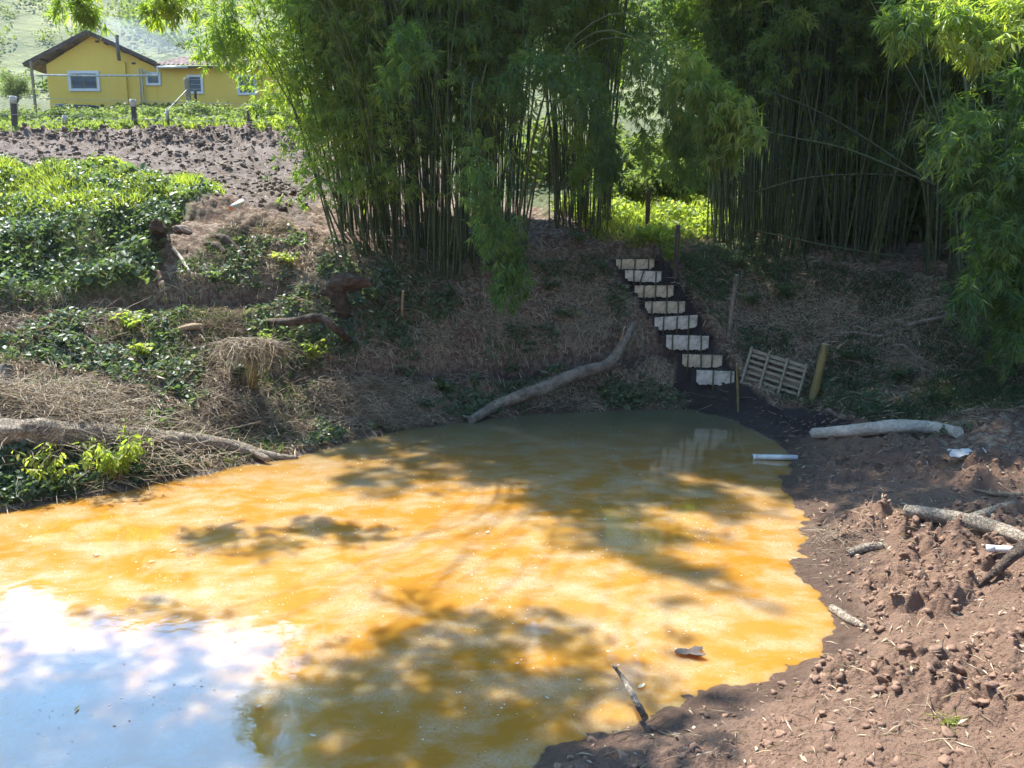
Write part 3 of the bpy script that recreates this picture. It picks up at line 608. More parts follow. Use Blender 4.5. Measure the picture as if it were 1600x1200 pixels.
for pl in ([(900, 350, 19.6), (895, 180, 19.2), (915, 90, 18.8), (940, 170, 18.6), (945, 260, 18.5)], [(925, 350, 19.8), (940, 160, 19.4), (985, 70, 19), (1005, 160, 18.8), (1008, 250, 18.8)], [(1130, 380, 19.4), (1110, 200, 19), (1075, 100, 18.6), (1050, 170, 18.4), (1045, 270, 18.3)],
           [(1140, 380, 19.6), (1135, 180, 19.2), (1105, 110, 19), (1085, 200, 18.8), (1080, 290, 18.8)], [(870, 350, 19.6), (865, 170, 19.2), (885, 110, 19), (905, 210, 18.9), (905, 300, 18.9)], [(950, 345, 20), (955, 240, 20), (950, 100, 20), (945, -30, 20)], [(1150, 370, 19.6), (1150, 240, 19.5), (1152, 80, 19.5), (1160, -30, 19.5)]):
    custom_culm(B_ if pl[0][0] < 1000 else C_, [P(*q) for q in pl], .018, .004, .45, 44, .6, L=.2, tint=.85, down=.45)
for k in range(10): x = 1118 + 9 * k; custom_culm(C_, [P(x, 372 + k, 19 + .1 * k), P(x - 6, 250, 19 + .1 * k), P(x - 14 + 3 * k, 60, 19 + .1 * k), P(x - 10 + 4 * k, -40, 19.2)], .018, .01, .95, 0, .5)
# bamboo and trees further back
clump('bamboo_clump', 'shaded clump of tall dark stems between the fine-culmed clump and the thick leaning culms', (7.0, 9.8, 18.4, 20.6), 52, .1, [0, 1, 2, 3, 5], .9, 1.15, (0, .24), .6, rest=25, group='bamboo clumps round the pond')
G2 = 'bamboo clumps behind the right bank'
clump('bamboo_clump', 'distant bamboo clump filling the dark centre right of the picture', (9.5, 14, 23, 26), 60, .1, [0, 1, 5, 5, 6], 1.0, 1.3, (0, .15), 1, group=G2)
clump('bamboo_clump', 'distant bamboo clump at the far right edge behind the leaning culms', (13, 18, 20, 24), 60, .1, [0, 1, 2, 5, 6], 1.0, 1.3, (0, .18), 1, group=G2)
clump('bamboo_clump', 'bamboo behind the big left clump, seen through its culms', (-3.9, -.4, 20.4, 22.6), 50, .1, [5, 6, 5, 6, 1, 0], .9, 1.15, (0, .12), 1, group=G2)
clump('bamboo_clump', 'dark leafy bamboo directly behind the fine-culmed clump right of the opening', (7.2, 10.2, 20.8, 22.8), 50, .1, [5, 6, 5, 6, 1], .95, 1.2, (0, .15), 1, group=G2)

# ------------------------------------------------------------------ shrubs and trees
def crown_parts(n, rad, L, Wd, lobes=9, flat=.75, tintvar=.2, seed=0):
    r = np.random.default_rng(seed); c = r.normal(size=(lobes, 3)); c = c / np.linalg.norm(c, axis=1, keepdims=True) * r.uniform(.25, .75, (lobes, 1)); c[:, 2] = np.abs(c[:, 2]) * flat + .15
    lr = r.uniform(.25, .5, lobes); k = r.integers(0, lobes, n); d = unit(r.normal(size=(n, 3)))
    q = (c[k] + d * (lr[k] * r.random(n) ** .35)[:, None]) * rad; lt = r.uniform(.2, .8, lobes)
    nrm = unit(d + r.normal(size=(n, 3)) * .7 + np.array([0, 0, .5])); dd = unit(np.cross(nrm, r.normal(size=(n, 3))) + d * .3 + np.array([0, 0, -.2]))
    return broad_arrays(q, dd, L * r.uniform(.6, 1.3, n), Wd * r.uniform(.6, 1.3, n), nrm, np.clip(lt[k] + r.normal(size=n) * tintvar, 0, 1)), c * rad
SHR = []
for k in range(3):
    (V, Fa, T), c = crown_parts(1500, 1.0, .12, .035, 10, seed=k); fm = mesh_np('foliage', V, Fa, False, {'tint': T}); fm.materials.append(M['hleaf'])
    s = MB()
    for q in c: s.tube(smoothpath([(0, 0, -.1), (q[0] * .3, q[1] * .3, q[2] * .5), tuple(q)], 6), [.03, .028, .024, .02, .015, .01, .006], 5)
    sm = bpy.data.meshes.new('stem'); sm.from_pydata(s.v, [], s.f); sm.materials.append(M['twig']); SHR.append((sm, fm))
def shrub(x, y, s, label, group=None, z=None, k=None, sz=None):
    z = float(zbase(x, y)) if z is None else z; t = thing('shrub', label, 'shrub', (x, y, z), random.uniform(0, 6), group); k = random.randrange(3) if k is None else k
    t.scale = (s, s, (sz or s))
    for n_, me in (('stem', SHR[k][0]), ('foliage', SHR[k][1])):
        o = bpy.data.objects.new(n_, me); COL.objects.link(o); o.parent = t
    return t
TRE = []
for k in range(2):
    (V, Fa, T), c = crown_parts(5200, 2.6, .2, .05, 18, 1.0, seed=30 + k); V = V + np.array([0, 0, 3.4]); fm = mesh_np('crown', V, Fa, False, {'tint': T}); fm.materials.append(M['hleaf'])
    s = MB(); s.tube(smoothpath([(0, 0, -.3), (.1, .05, 1.5), (-.08, .1, 3.2), (0, 0, 5.2)], 12), [.22 - .014 * i for i in range(13)], 8, wob=.2)
    for q in c: s.tube(smoothpath([(0, .05, 2.2 + .4 * random.random()), (q[0] * .5, q[1] * .5, q[2] * .5 + 2.9), (q[0], q[1], q[2] + 3.4)], 6), [.09, .08, .065, .05, .035, .02, .01], 6)
    sm = bpy.data.meshes.new('trunk'); sm.from_pydata(s.v, [], s.f); sm.materials.append(M['bark']); TRE.append((sm, fm))
def tree(x, y, s, label, group=None, k=0, z=None):
    z = float(zbase(x, y)) if z is None else z; t = thing('tree', label, 'tree', (x, y, z), random.uniform(0, 6), group); t.scale = (s, s, s)
    for n_, me in (('trunk', TRE[k][0]), ('crown', TRE[k][1])):
        o = bpy.data.objects.new(n_, me); COL.objects.link(o); o.parent = t
    return t
p = P(28, 190, 38); tree(p[0], p[1], .36, 'small yellow-green tree left of the yellow house, behind the first fence post', k=0)
# shrubs of the bank between fence and house
for i, (px, py, Y, s, lab) in enumerate([(8, 200, 36, .9, 'bushy shrub at the left edge behind the first fence post'), (62, 200, 36, .8, 'low shrub between the first two fence posts'),
        (115, 200, 36.5, .85, 'shrub in front of the black pipe below the large window'), (140, 205, 35, .8, 'sunlit shrub just left of the white pipe frame'),
        (196, 198, 38, .6, 'dark shrub at the foot of the yellow house beside the concrete block'), (185, 208, 35, .6, 'small shrub inside the white pipe frame'),
        (240, 200, 36, .75, 'shrub below the leaning guy wires'), (300, 196, 36, .9, 'sunlit shrub under the tall leaning post by the house'),
        (335, 200, 36, .95, 'wide shrub left of the last visible fence post'), (420, 200, 36, 1.0, 'shaded shrub right of the last visible fence post'), (462, 200, 35, .9, 'shrub half hidden by the arching bamboo beside the clump')]):
    q = P(px, py, Y); shrub(q[0], q[1], s * 1.35, lab, 'shrubs between fence and house', sz=s * 1.25)
sun_gap = [(960, 330, 23), (1010, 330, 24), (1060, 325, 24), (1110, 330, 25), (985, 300, 28), (1035, 300, 29), (1085, 290, 30), (1140, 310, 28), (940, 300, 30), (1180, 300, 31), (900, 300, 30), (860, 300, 29), (1010, 270, 34), (1090, 270, 35)]
rows = {'nearest': [], 'middle': [], 'farthest': []}
for g_ in sun_gap: rows['nearest' if g_[2] < 27 else ('middle' if g_[2] < 32 else 'farthest')].append(g_)
for dep, gl in rows.items():
    for i, (px, py, Y) in enumerate(sorted(gl)):
        q = P(px, py, Y); shrub(q[0], q[1], random.uniform(.9, 1.7) * (1 if Y < 28 else 1.5), 'bright green shrub in the sunny opening, %s from the left in the %s row' % (['first', 'second', 'third', 'fourth', 'fifth', 'sixth', 'seventh', 'eighth'][i], dep), 'shrubs in the sunny opening')
for i, (x, y, s_, sz_) in enumerate([(8.2, 21.5, 1.7, 1.9), (9.8, 21.8, 1.8, 2.3), (11.3, 21.6, 1.7, 2.0), (12.8, 21.2, 1.9, 2.4), (14.5, 20.5, 1.8, 2.2), (10.6, 23.4, 2.2, 3.2), (12.6, 23.6, 2.2, 3.4), (8.8, 23.6, 2.0, 3.0), (15.5, 22.5, 2.2, 3.4)]):
    shrub(x, y, s_, 'dark bush behind the right-hand bamboo, %s in the %s row' % ((['first from the left', 'second from the left', 'third from the left', 'fourth from the left', 'fifth from the left'][i], 'front') if i < 5 else (['second from the left', 'third from the left', 'first from the left', 'fourth from the left'][i - 5], 'rear')), 'undergrowth behind the right-hand bamboo', sz=sz_)
for (x, y, s, lb) in [(4, 36, 1.0, 'above the sunny opening'), (8.5, 38, 1.2, 'behind the fine-culmed clump'), (0, 40, 1.1, 'behind the see-through clump'), (13, 36, 1.2, 'behind the bright chink upper right'), (17.5, 33, 1.1, 'behind the thick leaning culms'), (22, 30, 1.2, 'at the far right behind everything'), (11, 31, .9, 'low in the chink between the right-hand clumps')]:
    tree(x, y, s * 1.2, 'sunlit tree standing ' + lb, 'trees behind the bamboo', k=random.randrange(2))
for (px, py, Y, lb) in [(1340, 400, 21, 'second from the left'), (1400, 400, 21.5, 'fourth from the left'), (1300, 395, 21, 'leftmost'), (1370, 380, 23, 'in the middle, set back'), (1430, 400, 22, 'rightmost')]:
    q = P(px, py, Y); shrub(q[0], q[1], random.uniform(.8, 1.1), 'low dark shrub on the crest behind the right slope, ' + lb, 'shrubs on the right crest')
def hill_veg():
    parts = []; n = 2600; x = rng.uniform(-150, 150, n); y = 58 + 150 * rng.random(n); f = fbm(x * .03, y * .03, 60, 3); keep = rng.random(n) < np.clip(.12 + sstep(-10, -45, x - .18 * y + 12) * .95 + sstep(.52, .6, f) * .5, 0, 1)
    x, y = x[keep], y[keep]; n = len(x); rad = rng.uniform(.7, 2.4, n); z = hz(x, y); m = 120
    c = np.repeat(np.stack([x, y, z + rad * .45], -1), m, 0); rr = np.repeat(rad, m); d = unit(rng.normal(size=(n * m, 3)))
    q = c + d * (rr * rng.random(n * m) ** .4)[:, None] * np.array([1, 1, .85]); tt = np.clip(np.repeat(rng.random(n), m) * .8 + rng.normal(size=n * m) * .1 + .1, 0, 1)
    nrm = unit(d + rng.normal(size=d.shape) * .5); parts.append(broad_arrays(q, np.cross(nrm, rng.normal(size=d.shape)), rr * .19, rr * .075, nrm, tt))
    tag(leafobj('hillside_shrubs', parts, M['hleaf']), kind='stuff')
hill_veg()
for i, (x, y, s, lb) in enumerate([(-75, 125, 1.3, 'second from the left'), (-62, 118, 1.2, 'third from the left'), (-50, 130, 1.5, 'the tallest, left of the gable top'), (-88, 120, 1.3, 'at the left edge of the picture'), (-58, 100, 1.0, 'the lowest, nearest the house'), (-38, 128, 1.3, 'right of the chimney flue')]):
    tree(x, y, s, 'dark rounded tree high on the hazy hillside, ' + lb, 'trees on the hillside', k=i % 2, z=float(hz(np.array([x]), np.array([y]))[0]))

# ------------------------------------------------------------------ house
def house():
    YH = 42.; t = thing('house', 'yellow farmhouse with low gable, clay tile roof and white framed windows', 'house', tuple(P(160, 176, YH)))
    o = np.array(t.location)
    xl = P(75, 130, YH)[0] - o[0]; xr = P(245, 130, YH)[0] - o[0]; xe = P(436, 130, YH)[0] - o[0]; ap = P(143, 56, YH) - o; ze = P(72, 101, YH)[2] - o[2]; zr = P(245, 105, YH)[2] - o[2]; zb = -1.0
    w = MB(); D = 7.5
    fr = [(xl, 0, zb), (xr, 0, zb), (xr, 0, zr), (ap[0], 0, ap[2]), (xl, 0, ze)]; b = len(w.v); w.v += fr + [(x, D, z) for x, _, z in fr]
    w.f += [(0, 1, 2, 3, 4), (9, 8, 7, 6, 5), (0, 5, 6, 1), (1, 6, 7, 2), (4, 9, 5, 0), (3, 8, 9, 4), (2, 7, 8, 3)]
    wall = w.build('wall', M['yellow'], t)
    zw = P(330, 103, YH)[2] - o[2]; w2 = MB(); w2.box(((xr + xe) / 2 + .005, 2.0, (zb + zw) / 2), (xe - xr - .01, 4.0, zw - zb)); w2.build('wall', M['yellow'], t)
    pl = MB(); a = P(189, 98, YH)[0] - o[0]; c_ = P(197, 98, YH)[0] - o[0]; zt = P(190, 97, YH)[2] - o[2]; pl.box(((a + c_) / 2, -.08, (zt + zb) / 2), (c_ - a, .14, zt - zb)); pl.build('chimney_breast', M['yellow'], t, bevel=.01)
    def roofslab(name, A, B, y0, y1, th, pitchn):       # A ridge, B eave (x,z); corrugated in y
        m = MB(); ny = int((y1 - y0) / .055); ns = 14; dx, dz = B[0] - A[0], B[1] - A[1]; L = math.hypot(dx, dz); nx_, nz_ = -dz / L, dx / L
        if nz_ < 0: nx_, nz_ = -nx_, -nz_
        for i in range(ny + 1):
            for j in range(ns + 1):
                u = j / ns; y = y0 + (y1 - y0) * i / ny; h = .035 * math.cos(i * 1.35) + .025 * ((u * ns / 2) % 1) + random.uniform(-.006, .006)
                m.v.append((A[0] + dx * u + nx_ * h, y, A[1] + dz * u + nz_ * h))
        for i in range(ny):
            for j in range(ns): q = i * (ns + 1) + j; m.f.append((q, q + 1, q + ns + 2, q + ns + 1))
        r = m.build(name, M['tile'], t)
        e = MB(); cx, cz = (A[0] + B[0]) / 2 - nx_ * th * .8, (A[1] + B[1]) / 2 - nz_ * th * .8; an = -math.atan2(dz, dx)
        e.box((cx, (y0 + y1) / 2 + .02, cz), (L - .04, y1 - y0 - .08, th), Matrix.Rotation(an, 3, 'Y')); e.build('roof_board', M['tile'], r)
        e = MB(); e.box((cx, y0 + .03, cz + .03), (L, .05, th + .1), Matrix.Rotation(an, 3, 'Y')); e.build('verge_board', M['wood'], r)
        for k in range(1, 4):
            rf = MB(); u = k / 4; rf.box((A[0] + dx * u - nx_ * .16, y0 + .35, A[1] + dz * u - nz_ * .16), (.09, .55, .1)); rf.build('purlin', M['wood'], r)
        return r
    rd = P(143, 52, YH) - o; le = P(43, 103, YH) - o; re = P(247, 101, YH) - o
    roofslab('roof', (rd[0], rd[2] + .02), (le[0], le[2]), -.45, D + .4, .1, 0); roofslab('roof', (rd[0] + .01, rd[2]), (re[0] + .12, re[2]), -.45, D + .4, .1, 0)
    # wing roof: slopes up away from camera
    m = MB(); z0 = P(300, 101.5, 41.6)[2] - o[2]; z1 = z0 + 1.25; nx = int((xe - xr + .6) / .055); ns = 12
    for i in range(nx + 1):
        for j in range(ns + 1):
            u = j / ns; h = .04 * math.cos(i * 1.35) + .03 * (1 - ((u * ns / 2) % 1)) + random.uniform(-.01, .01)
            m.v.append((xr + .12 + (xe - xr + .4) * i / nx, -.4 + 3.8 * u, z0 + (z1 - z0) * u + h))
    for i in range(nx):
        for j in range(ns): q = i * (ns + 1) + j; m.f.append((q, q + ns + 1, q + ns + 2, q + 1))
    wr = m.build('roof', M['tile'], t); e = MB(); e.box(((xr + xe) / 2 + .3, -.37, z0 - .09), (xe - xr + .35, .05, .09)); e.build('fascia_board', M['wood'], wr)
    e = MB(); e.box(((xr + xe) / 2 + .3, -.1, z0 - .045), (xe - xr + .3, .44, .03)); e.build('soffit_board', M['wood'], wr)
    g = MB(); a = P(243, 105.5, 41.4) - o; g.tube([(a[0], -.5, z0 - .13), (a[0] + 1.6, -.5, z0 - .12)], .06, 10); g.tube([(a[0] + .05, -.5, z0 - .15), (a[0] + .05, -.5, z0 - .5)], .04, 8); g.build('gutter', M['pvc'], t, True)
    for (x0, x1, y0, y1, bars) in [(109, 155, 111, 143, 0), (229, 251, 113, 134, 4), (294, 317, 117, 147, 3), (372, 400, 117, 149, 3)]:
        a = P(x0, y1, YH) - o; b_ = P(x1, y0, YH) - o; fw = .14 if bars == 0 else .12; m = MB(); cx, cz = (a[0] + b_[0]) / 2, (a[2] + b_[2]) / 2; W_, H_ = b_[0] - a[0], b_[2] - a[2]
        m.box((cx, -.035, a[2] + fw / 2), (W_, .09, fw)); m.box((cx, -.035, b_[2] - fw / 2), (W_, .09, fw)); m.box((a[0] + fw / 2, -.035, cz), (fw, .088, H_ - 2 * fw)); m.box((b_[0] - fw / 2, -.035, cz), (fw, .088, H_ - 2 * fw))
        wi = m.build('window', M['white'], t, bevel=.008); m = MB(); m.box((cx, -.012, cz), (W_ - 2 * fw, .02, H_ - 2 * fw)); m.build('pane', M['concrete'] if False else M['glass'], wi)
        m = MB()
        if bars == 0: m.box((cx, -.03, b_[2] - fw - .1), (W_ - 2 * fw, .02, .06)); m.box((cx, -.03, cz - .08), (.03, .02, H_ - 2 * fw - .2)); m.box((a[0] + fw + .04, -.03, cz), (.05, .02, H_ - 2 * fw)); m.box((b_[0] - fw - .04, -.03, cz), (.05, .02, H_ - 2 * fw))
        else:
            for k in range(bars): m.box((cx, -.034, a[2] + fw + (H_ - 2 * fw) * (k + .5) / bars), (W_ - 2 * fw, .012, .03))
        m.build('glazing_bar', M['board'] if bars == 0 else M['concrete'], wi)
    m = MB(); f0 = P(191.5, 97, 41.8) - o; f1 = P(188.5, 60, 41.8) - o; m.tube([(f0[0], -.55, f0[2]), (f0[0] - .02, -.55, f1[2])], .085, 12); m.tube([(f0[0] - .02, -.55, f1[2]), (f0[0] - .02, -.55, f1[2] + .05)], .11, 12); m.build('flue_pipe', M['metalpipe'], t, True)
    for (x, y) in ((152, 65), (209, 99)):
        q = P(x, y, YH) - o; m = MB(); m.box((q[0], -.01, q[2]), (.2, .03, .09)); m.build('air_vent', M['wood'], t)
    for px in (222.5, 226.5):
        q0 = P(px, 178, 41.8) - o; q1 = P(px - .5, 107, 41.8) - o; m = MB(); m.tube([(q0[0], -.2, q0[2]), (q0[0], -.2, q1[2]), (q0[0] + .5, -.2, q1[2] - .3)], .038, 8); m.build('downpipe', M['pvc'], t, True)
    m = MB(); q0 = P(57, 117, 41) - o; q1 = P(246, 118, 41) - o; m.tube([(q0[0], -1, q0[2]), (0, -1, (q0[2] + q1[2]) / 2 - .02), (q1[0], -1, q1[2])], .05, 8); m.build('veranda_rail', M['pvcdirt'], t, True)
    for px in (56, ):
        q0 = P(px, 180, 41) - o; q1 = P(px, 100, 41) - o; m = MB(); m.box((q0[0], -.96, (q0[2] + q1[2]) / 2), (.1, .1, q1[2] - q0[2] + .3)); m.build('veranda_post', M['board'], t)
    return t
house()
def tubething(name, label, cat, pts, rad, mat, group=None, n=10, wob=0, parts=(), seed=1, smooth=True, extra=None):
    b = pts[0]; t = thing(name, label, cat, tuple(b), 0, group); q = [tuple(np.array(p) - np.array(b)) for p in pts]
    return t, q
def log(name, label, cat, pts, rads, mat, wob=.12, n=14, steps=26, group=None, cut=('a',), cutmat='cut', stubs=(), seed=3, part='bark'):
    b = np.array(pts[0]); steps = int(steps * 2); n = int(n * 1.8); t = thing(name, label, cat, tuple(b), 0, group); pa = smoothpath([np.array(p) - b for p in pts], steps)
    r = [float(np.interp(i / steps * (len(rads) - 1), range(len(rads)), rads)) for i in range(steps + 1)]
    m = MB(); m.tube(pa, r, n, True, wob * .35, seed)
    for (u, d, l, rr) in stubs:
        i = int(u * steps); s0 = np.array(pa[i]); m.tube(smoothpath([s0, s0 + np.array(d) * l * .5, s0 + np.array(d) * l + np.array([0, 0, -.02])], 5), [rr, rr, rr * .9, rr * .85, rr * .8, rr * .7], 8, True, .1, seed + 5)
    fs = len(m.v) and (steps + 1) * n; vv = np.array(m.v[:fs]).reshape(steps + 1, n, 3); cc = vv.mean(1, keepdims=True); an = np.arange(n) / n; Lc = np.concatenate([[0], np.cumsum(np.linalg.norm(np.diff(np.array(pa), axis=0), axis=1))])[:, None]
    ra = np.array(r)[:, None]; cx1, cy1 = np.cos(an * 6.283)[None] * 1.6 + 7 + Lc * .6 / ra.mean() * .25, np.sin(an * 6.283)[None] * 1.6 + 9 + Lc * 0
    k = 1 + wob * 1.5 * (fbm(cx1, cy1 + Lc * 2.2, seed, 3) - .5) + wob * 1.1 * (fbm(cx1 * 4, cy1 * 4 + Lc * 5, seed + 5, 3) - .5); m.v[:fs] = [tuple(q) for q in (cc + (vv - cc) * k[..., None]).reshape(-1, 3)]
    m.build(part, mat, t, True)
    for e in cut:
        i, j = (0, 1) if e == 'a' else (steps, steps - 1); d = unit(np.array(pa[i]) - np.array(pa[j])); c = np.array(pa[i]); k = MB(); k.tube([c - d * .01, c + d * .004], [r[i] * .97, r[i] * .93], n, True, .06, seed); k.build('cut_end', M[cutmat], t)
    return t
def on(px, py, dz=0): h = hit(px, py, zfull); return h + np.array([0, 0, dz])
def ong(x, y, dz=0): return np.array([x, y, float(zfull(np.array([x]), np.array([y]))[0]) + dz])
# house surroundings
m = MB(); a, b = P(87, 167, 40.5), P(154, 169, 40.5); t = thing('water_pipe', 'fat black plastic tube lying along the foot of the yellow wall', 'pipe', tuple(a)); m.tube([np.array((0, 0, 0)), b - a - np.array([.35, 0, 0]), b - a], [.15, .15, .1], 12); m.build('tube', M['black'], t, True)
m = MB(); m.tube([np.array((.5, 0, 0)), np.array((.56, 0, 0))], .17, 12); m.tube([b - a - np.array([.45, 0, 0]), b - a - np.array([.39, 0, 0])], .17, 12); m.build('collar', M['black'], t, True)
a = P(217, 186, 39.5); t = thing('concrete_block', 'grey concrete block at the foot of the white downpipes', 'block', tuple(a)); m = MB(); m.box((0, 0, -.2), (1.1, .5, 1.1)); m.box((0, 0, .37), (1.2, .6, .06)); tt_ = m.build('block', M['concrete'], t, bevel=.02)
def stickthing(name, label, cat, segs, r, mat, group=None, part='pole', n=8):
    b = np.array(segs[0][0]); t = thing(name, label, cat, tuple(b), 0, group)
    for s in segs:
        m = MB(); m.tube([np.array(p) - b for p in smoothpath(s, 8)], r, n, wob=.08); m.build(part, mat, t, True)
    return t
stickthing('pipe_frame', 'white pipe frame with two short legs standing behind the fence', 'pipe', [[P(158, 188, 34.5), P(160, 200, 34.5), P(163, 214, 34.5)], [P(167, 190, 34.5), P(169, 200, 34.5), P(171, 212, 34.5)], [P(160, 190, 34.5), P(185, 189, 34.8), P(207, 188, 35.2)]], .075, M['pvc'], part='pipe')
t = stickthing('utility_post', 'tall weathered grey post leaning in front of the house wing', 'post', [[P(297, 178, 38), P(294, 150, 38), P(291, 122, 38)]], .13, M['board'])
t2 = stickthing('utility_post', 'thin dark post beside the leaning grey post', 'post', [[P(305, 176, 38.4), P(305.5, 160, 38.4), P(305, 140, 38.4)]], .07, M['oldpost'])
stickthing('guy_wire', 'upper pale guy wire running down from the leaning grey post', 'wire', [[P(294, 138, 37.9), P(262, 172, 36), P(227, 212, 34)]], .018, M['wire'], 'guy wires of the leaning post', 'wire', 4)
stickthing('guy_wire', 'lower pale guy wire running down from the leaning grey post', 'wire', [[P(295, 156, 37.9), P(270, 184, 36), P(242, 212, 34.2)]], .018, M['wire'], 'guy wires of the leaning post', 'wire', 4)
# fence
def fence():
    t = thing('wire_fence', 'wire fence on old wooden posts along the top of the dug bank', 'fence', tuple(P(20, 213, 32.4)))
    o = np.array(t.location); ps = [(-90, 216, 150, .12, 0), (22, 214, 151, .12, 1), (103, 216, 181, .09, 1), (209.5, 210, 156, .12, 1), (263, 212, 172, .06, 1), (390, 211, 166, .10, 0), (470, 208, 172, .09, 0)]
    for (px, yb, yt, r, lime) in ps:
        b = P(px, yb, 32.8) - o; tp = P(px - 2, yt, 32.8) - o; b[2] -= .5; m = MB(); m.tube(smoothpath([b, (b + tp) / 2 + np.array([.02, 0, 0]), tp], 8), [r * 1.05, r, r, r * .98, r, r * .95, r * .95, r * .93, r * .9], 9, True, .14, int(px) + 200); po = m.build('post', M['oldpost'], t, True)
        if lime: c = MB(); c.tube([tp - np.array([0, 0, .28]), tp + np.array([0, 0, .02])], [r * 1.06, r * 1.02], 9, True, .1, int(px)); c.build('post_top', M['limepost'], po, True)
    for (ys) in ([(-90, 148), (22, 152), (209, 158), (390, 163), (560, 166)], [(-90, 176), (22, 179), (103, 181), (209, 186), (390, 190), (560, 192)], [(-90, 203), (22, 205), (103, 207), (209, 209), (263, 209)]):
        m = MB(); m.tube([q - o for q in smoothpath([P(a, b, 32.65) for a, b in ys], 40)], .012, 4); m.build('wire', M['wire'], t)
fence()
# ------------------------------------------------------------------ steps
lab = ['lowest white step panel, crusted with soil, at the foot of the earth steps', 'cream-white step panel second from the bottom, with three dark stakes', 'white step panel third from the bottom of the earth steps', 'white step panel fourth from the bottom, its right end raised',
       'cream step panel fourth from the top of the earth steps', 'cream step panel third from the top of the earth steps', 'chipped white step panel second from the top, with one slanting stake', 'cream step panel at the very top of the earth steps']
stk = [[1117, 1145], [1076, 1097, 1114], [1051, 1076, 1096], [1036, 1057, 1075], [1017, 1040, 1058], [1004, 1022, 1040], [988, 1000, 1022], [968, 989, 1010]]
tl = [2, 1.5, 1.5, -3, -.5, -.5, 2, 0]
for i, (x0, x1, zb, zt, Y) in enumerate(STEPS):
    t = thing('step_riser', lab[i], 'step panel', ((x0 + x1) / 2, Y - .03, zb), 0, 'white panels holding the earth steps'); W_, H_ = x1 - x0, zt - zb; m = MB()
    nseg = 28; fr = []; bk = []; tp, bt = [], []; rr = random.Random(i)
    for k in range(nseg + 1):
        u = k / nseg - .5; tp.append((u * W_, H_ + u * W_ * math.tan(R(-tl[i])) + rr.uniform(-.006, .006))); bt.append((u * W_ * .99, u * W_ * math.tan(R(-tl[i])) + rr.uniform(-.004, .028) + (.04 if abs(u) > .46 else 0)))
    for yy in (-.02, .02):
        for q in tp + bt: m.v.append((q[0], yy, q[1]))
    N_ = nseg + 1
    for k in range(nseg):
        m.f += [(N_ + k, N_ + k + 1, k + 1, k), (3 * N_ + k + 1, 3 * N_ + k, 2 * N_ + k, 2 * N_ + k + 1), (k, k + 1, 2 * N_ + k + 1, 2 * N_ + k), (N_ + k + 1, N_ + k, 3 * N_ + k, 3 * N_ + k + 1)]
    m.f += [(0, 2 * N_, 3 * N_, N_), (nseg, N_ + nseg, 3 * N_ + nseg, 2 * N_ + nseg)]
    m.build('panel', M['panelw'] if i in (0, 2, 3, 6) else M['panelc'], t)
    for k, px in enumerate(stk[i]):
        sx = P(px, 500, Y)[0] - (x0 + x1) / 2; sl = rr.uniform(-.008, .008) + (.05 if (i == 6 and k == 1) else 0); m = MB(); m.tube([(sx - sl, -.042, -.16), (sx, -.042, H_ * .5), (sx + sl * -1 + 2 * sl, -.042, H_ + rr.uniform(-.01, .03))][::1], .016, 8, wob=.1); m.build('stake', M['post'] if False else M['stake'] if 'stake' in M else M.setdefault('stake', simple('green_stake', (.06, .08, .04), (.13, .14, .07), 5, .7, .2)), t, True)
# ------------------------------------------------------------------ pallet, posts, stakes
def pallet():
    BL, BR = on(1158, 601), on(1246, 629); h = .78; TL = P(1174, 546, BL[1] + .38); TR = P(1258, 568, BR[1] + .38)
    t = thing('wooden_pallet', 'grey slatted wooden pallet leaning on edge beside the yellow-green post', 'pallet', tuple(BL)); u = BR - BL; v = TL - BL; n = unit(np.cross(u, v)); n = -n if n[1] > 0 else n
    def bar(name, a, b, wd, th, off):
        d = np.array(b) - np.array(a); L = np.linalg.norm(d); d = d / L; s = unit(np.cross(n, d)); Mx = Matrix(((d[0], s[0], n[0]), (d[1], s[1], n[1]), (d[2], s[2], n[2]))); c = (np.array(a) + np.array(b)) / 2 + n * off
        m = MB(); m.box(tuple(c), (L, wd, th), Mx); m.build(name, M['board'], t, bevel=.004)
    def pt(a, b): return u * a + v * b * (1 + .12 * 0)
    for a in (.01, .33, .66, .99): bar('stringer', pt(a, -.04) + u * 0, pt(a, 1.04), .045, .06, .045)
    for b, wd in ((.03, .075), (.2, .06), (.36, .06), (.52, .065), (.68, .06), (.84, .06), (.98, .08)): bar('slat', pt(-.03, b), pt(1.03, b + random.uniform(-.01, .01)), wd, .018, .0)
    for b, wd in ((.1, .08), (.5, .08), (.9, .08)): bar('back_slat', pt(-.0, b), pt(1.0, b), wd, .018, -.07)
pallet()
def post(label, pts, r, mat, group=None, name='wooden_post'):
    b = np.array(pts[0]); t = thing(name, label, 'post', tuple(b), 0, group); q = smoothpath([np.array(p) - b for p in pts], 14)
    m = MB(); m.tube(q, [r * (1.05 - .01 * i) for i in range(15)], 12, True, .07, int(abs(b[0]) * 97)); m.build('shaft', mat, t, True)
    m = MB(); d = unit(q[-1] - q[-2]); m.tube([q[-1], q[-1] + d * .012], [r * .88, r * .82], 12); m.build('sawn_top', M['cut'] if mat is not M['oldpost'] else M['board'], t)
    return t
b = on(1267, 628); post('leaning yellow-green post right of the pallet', [b - np.array([0, 0, .1]), b + np.array([.12, .02, .55]), P(1290, 538, b[1] + .05)], .075, M['post'])
b = on(1055, 438); post('grey-brown post standing beside the top of the earth steps', [b - np.array([0, 0, .1]), (b + P(1059, 352, b[1])) / 2, P(1060, 352, b[1])], .055, M['oldpost'])
b = on(1138, 533); post('slim lichen-spotted post on the slope right of the earth steps', [b - np.array([0, 0, .1]), (b + P(1149, 430, b[1])) / 2, P(1151, 430, b[1])], .05, M['bark'])
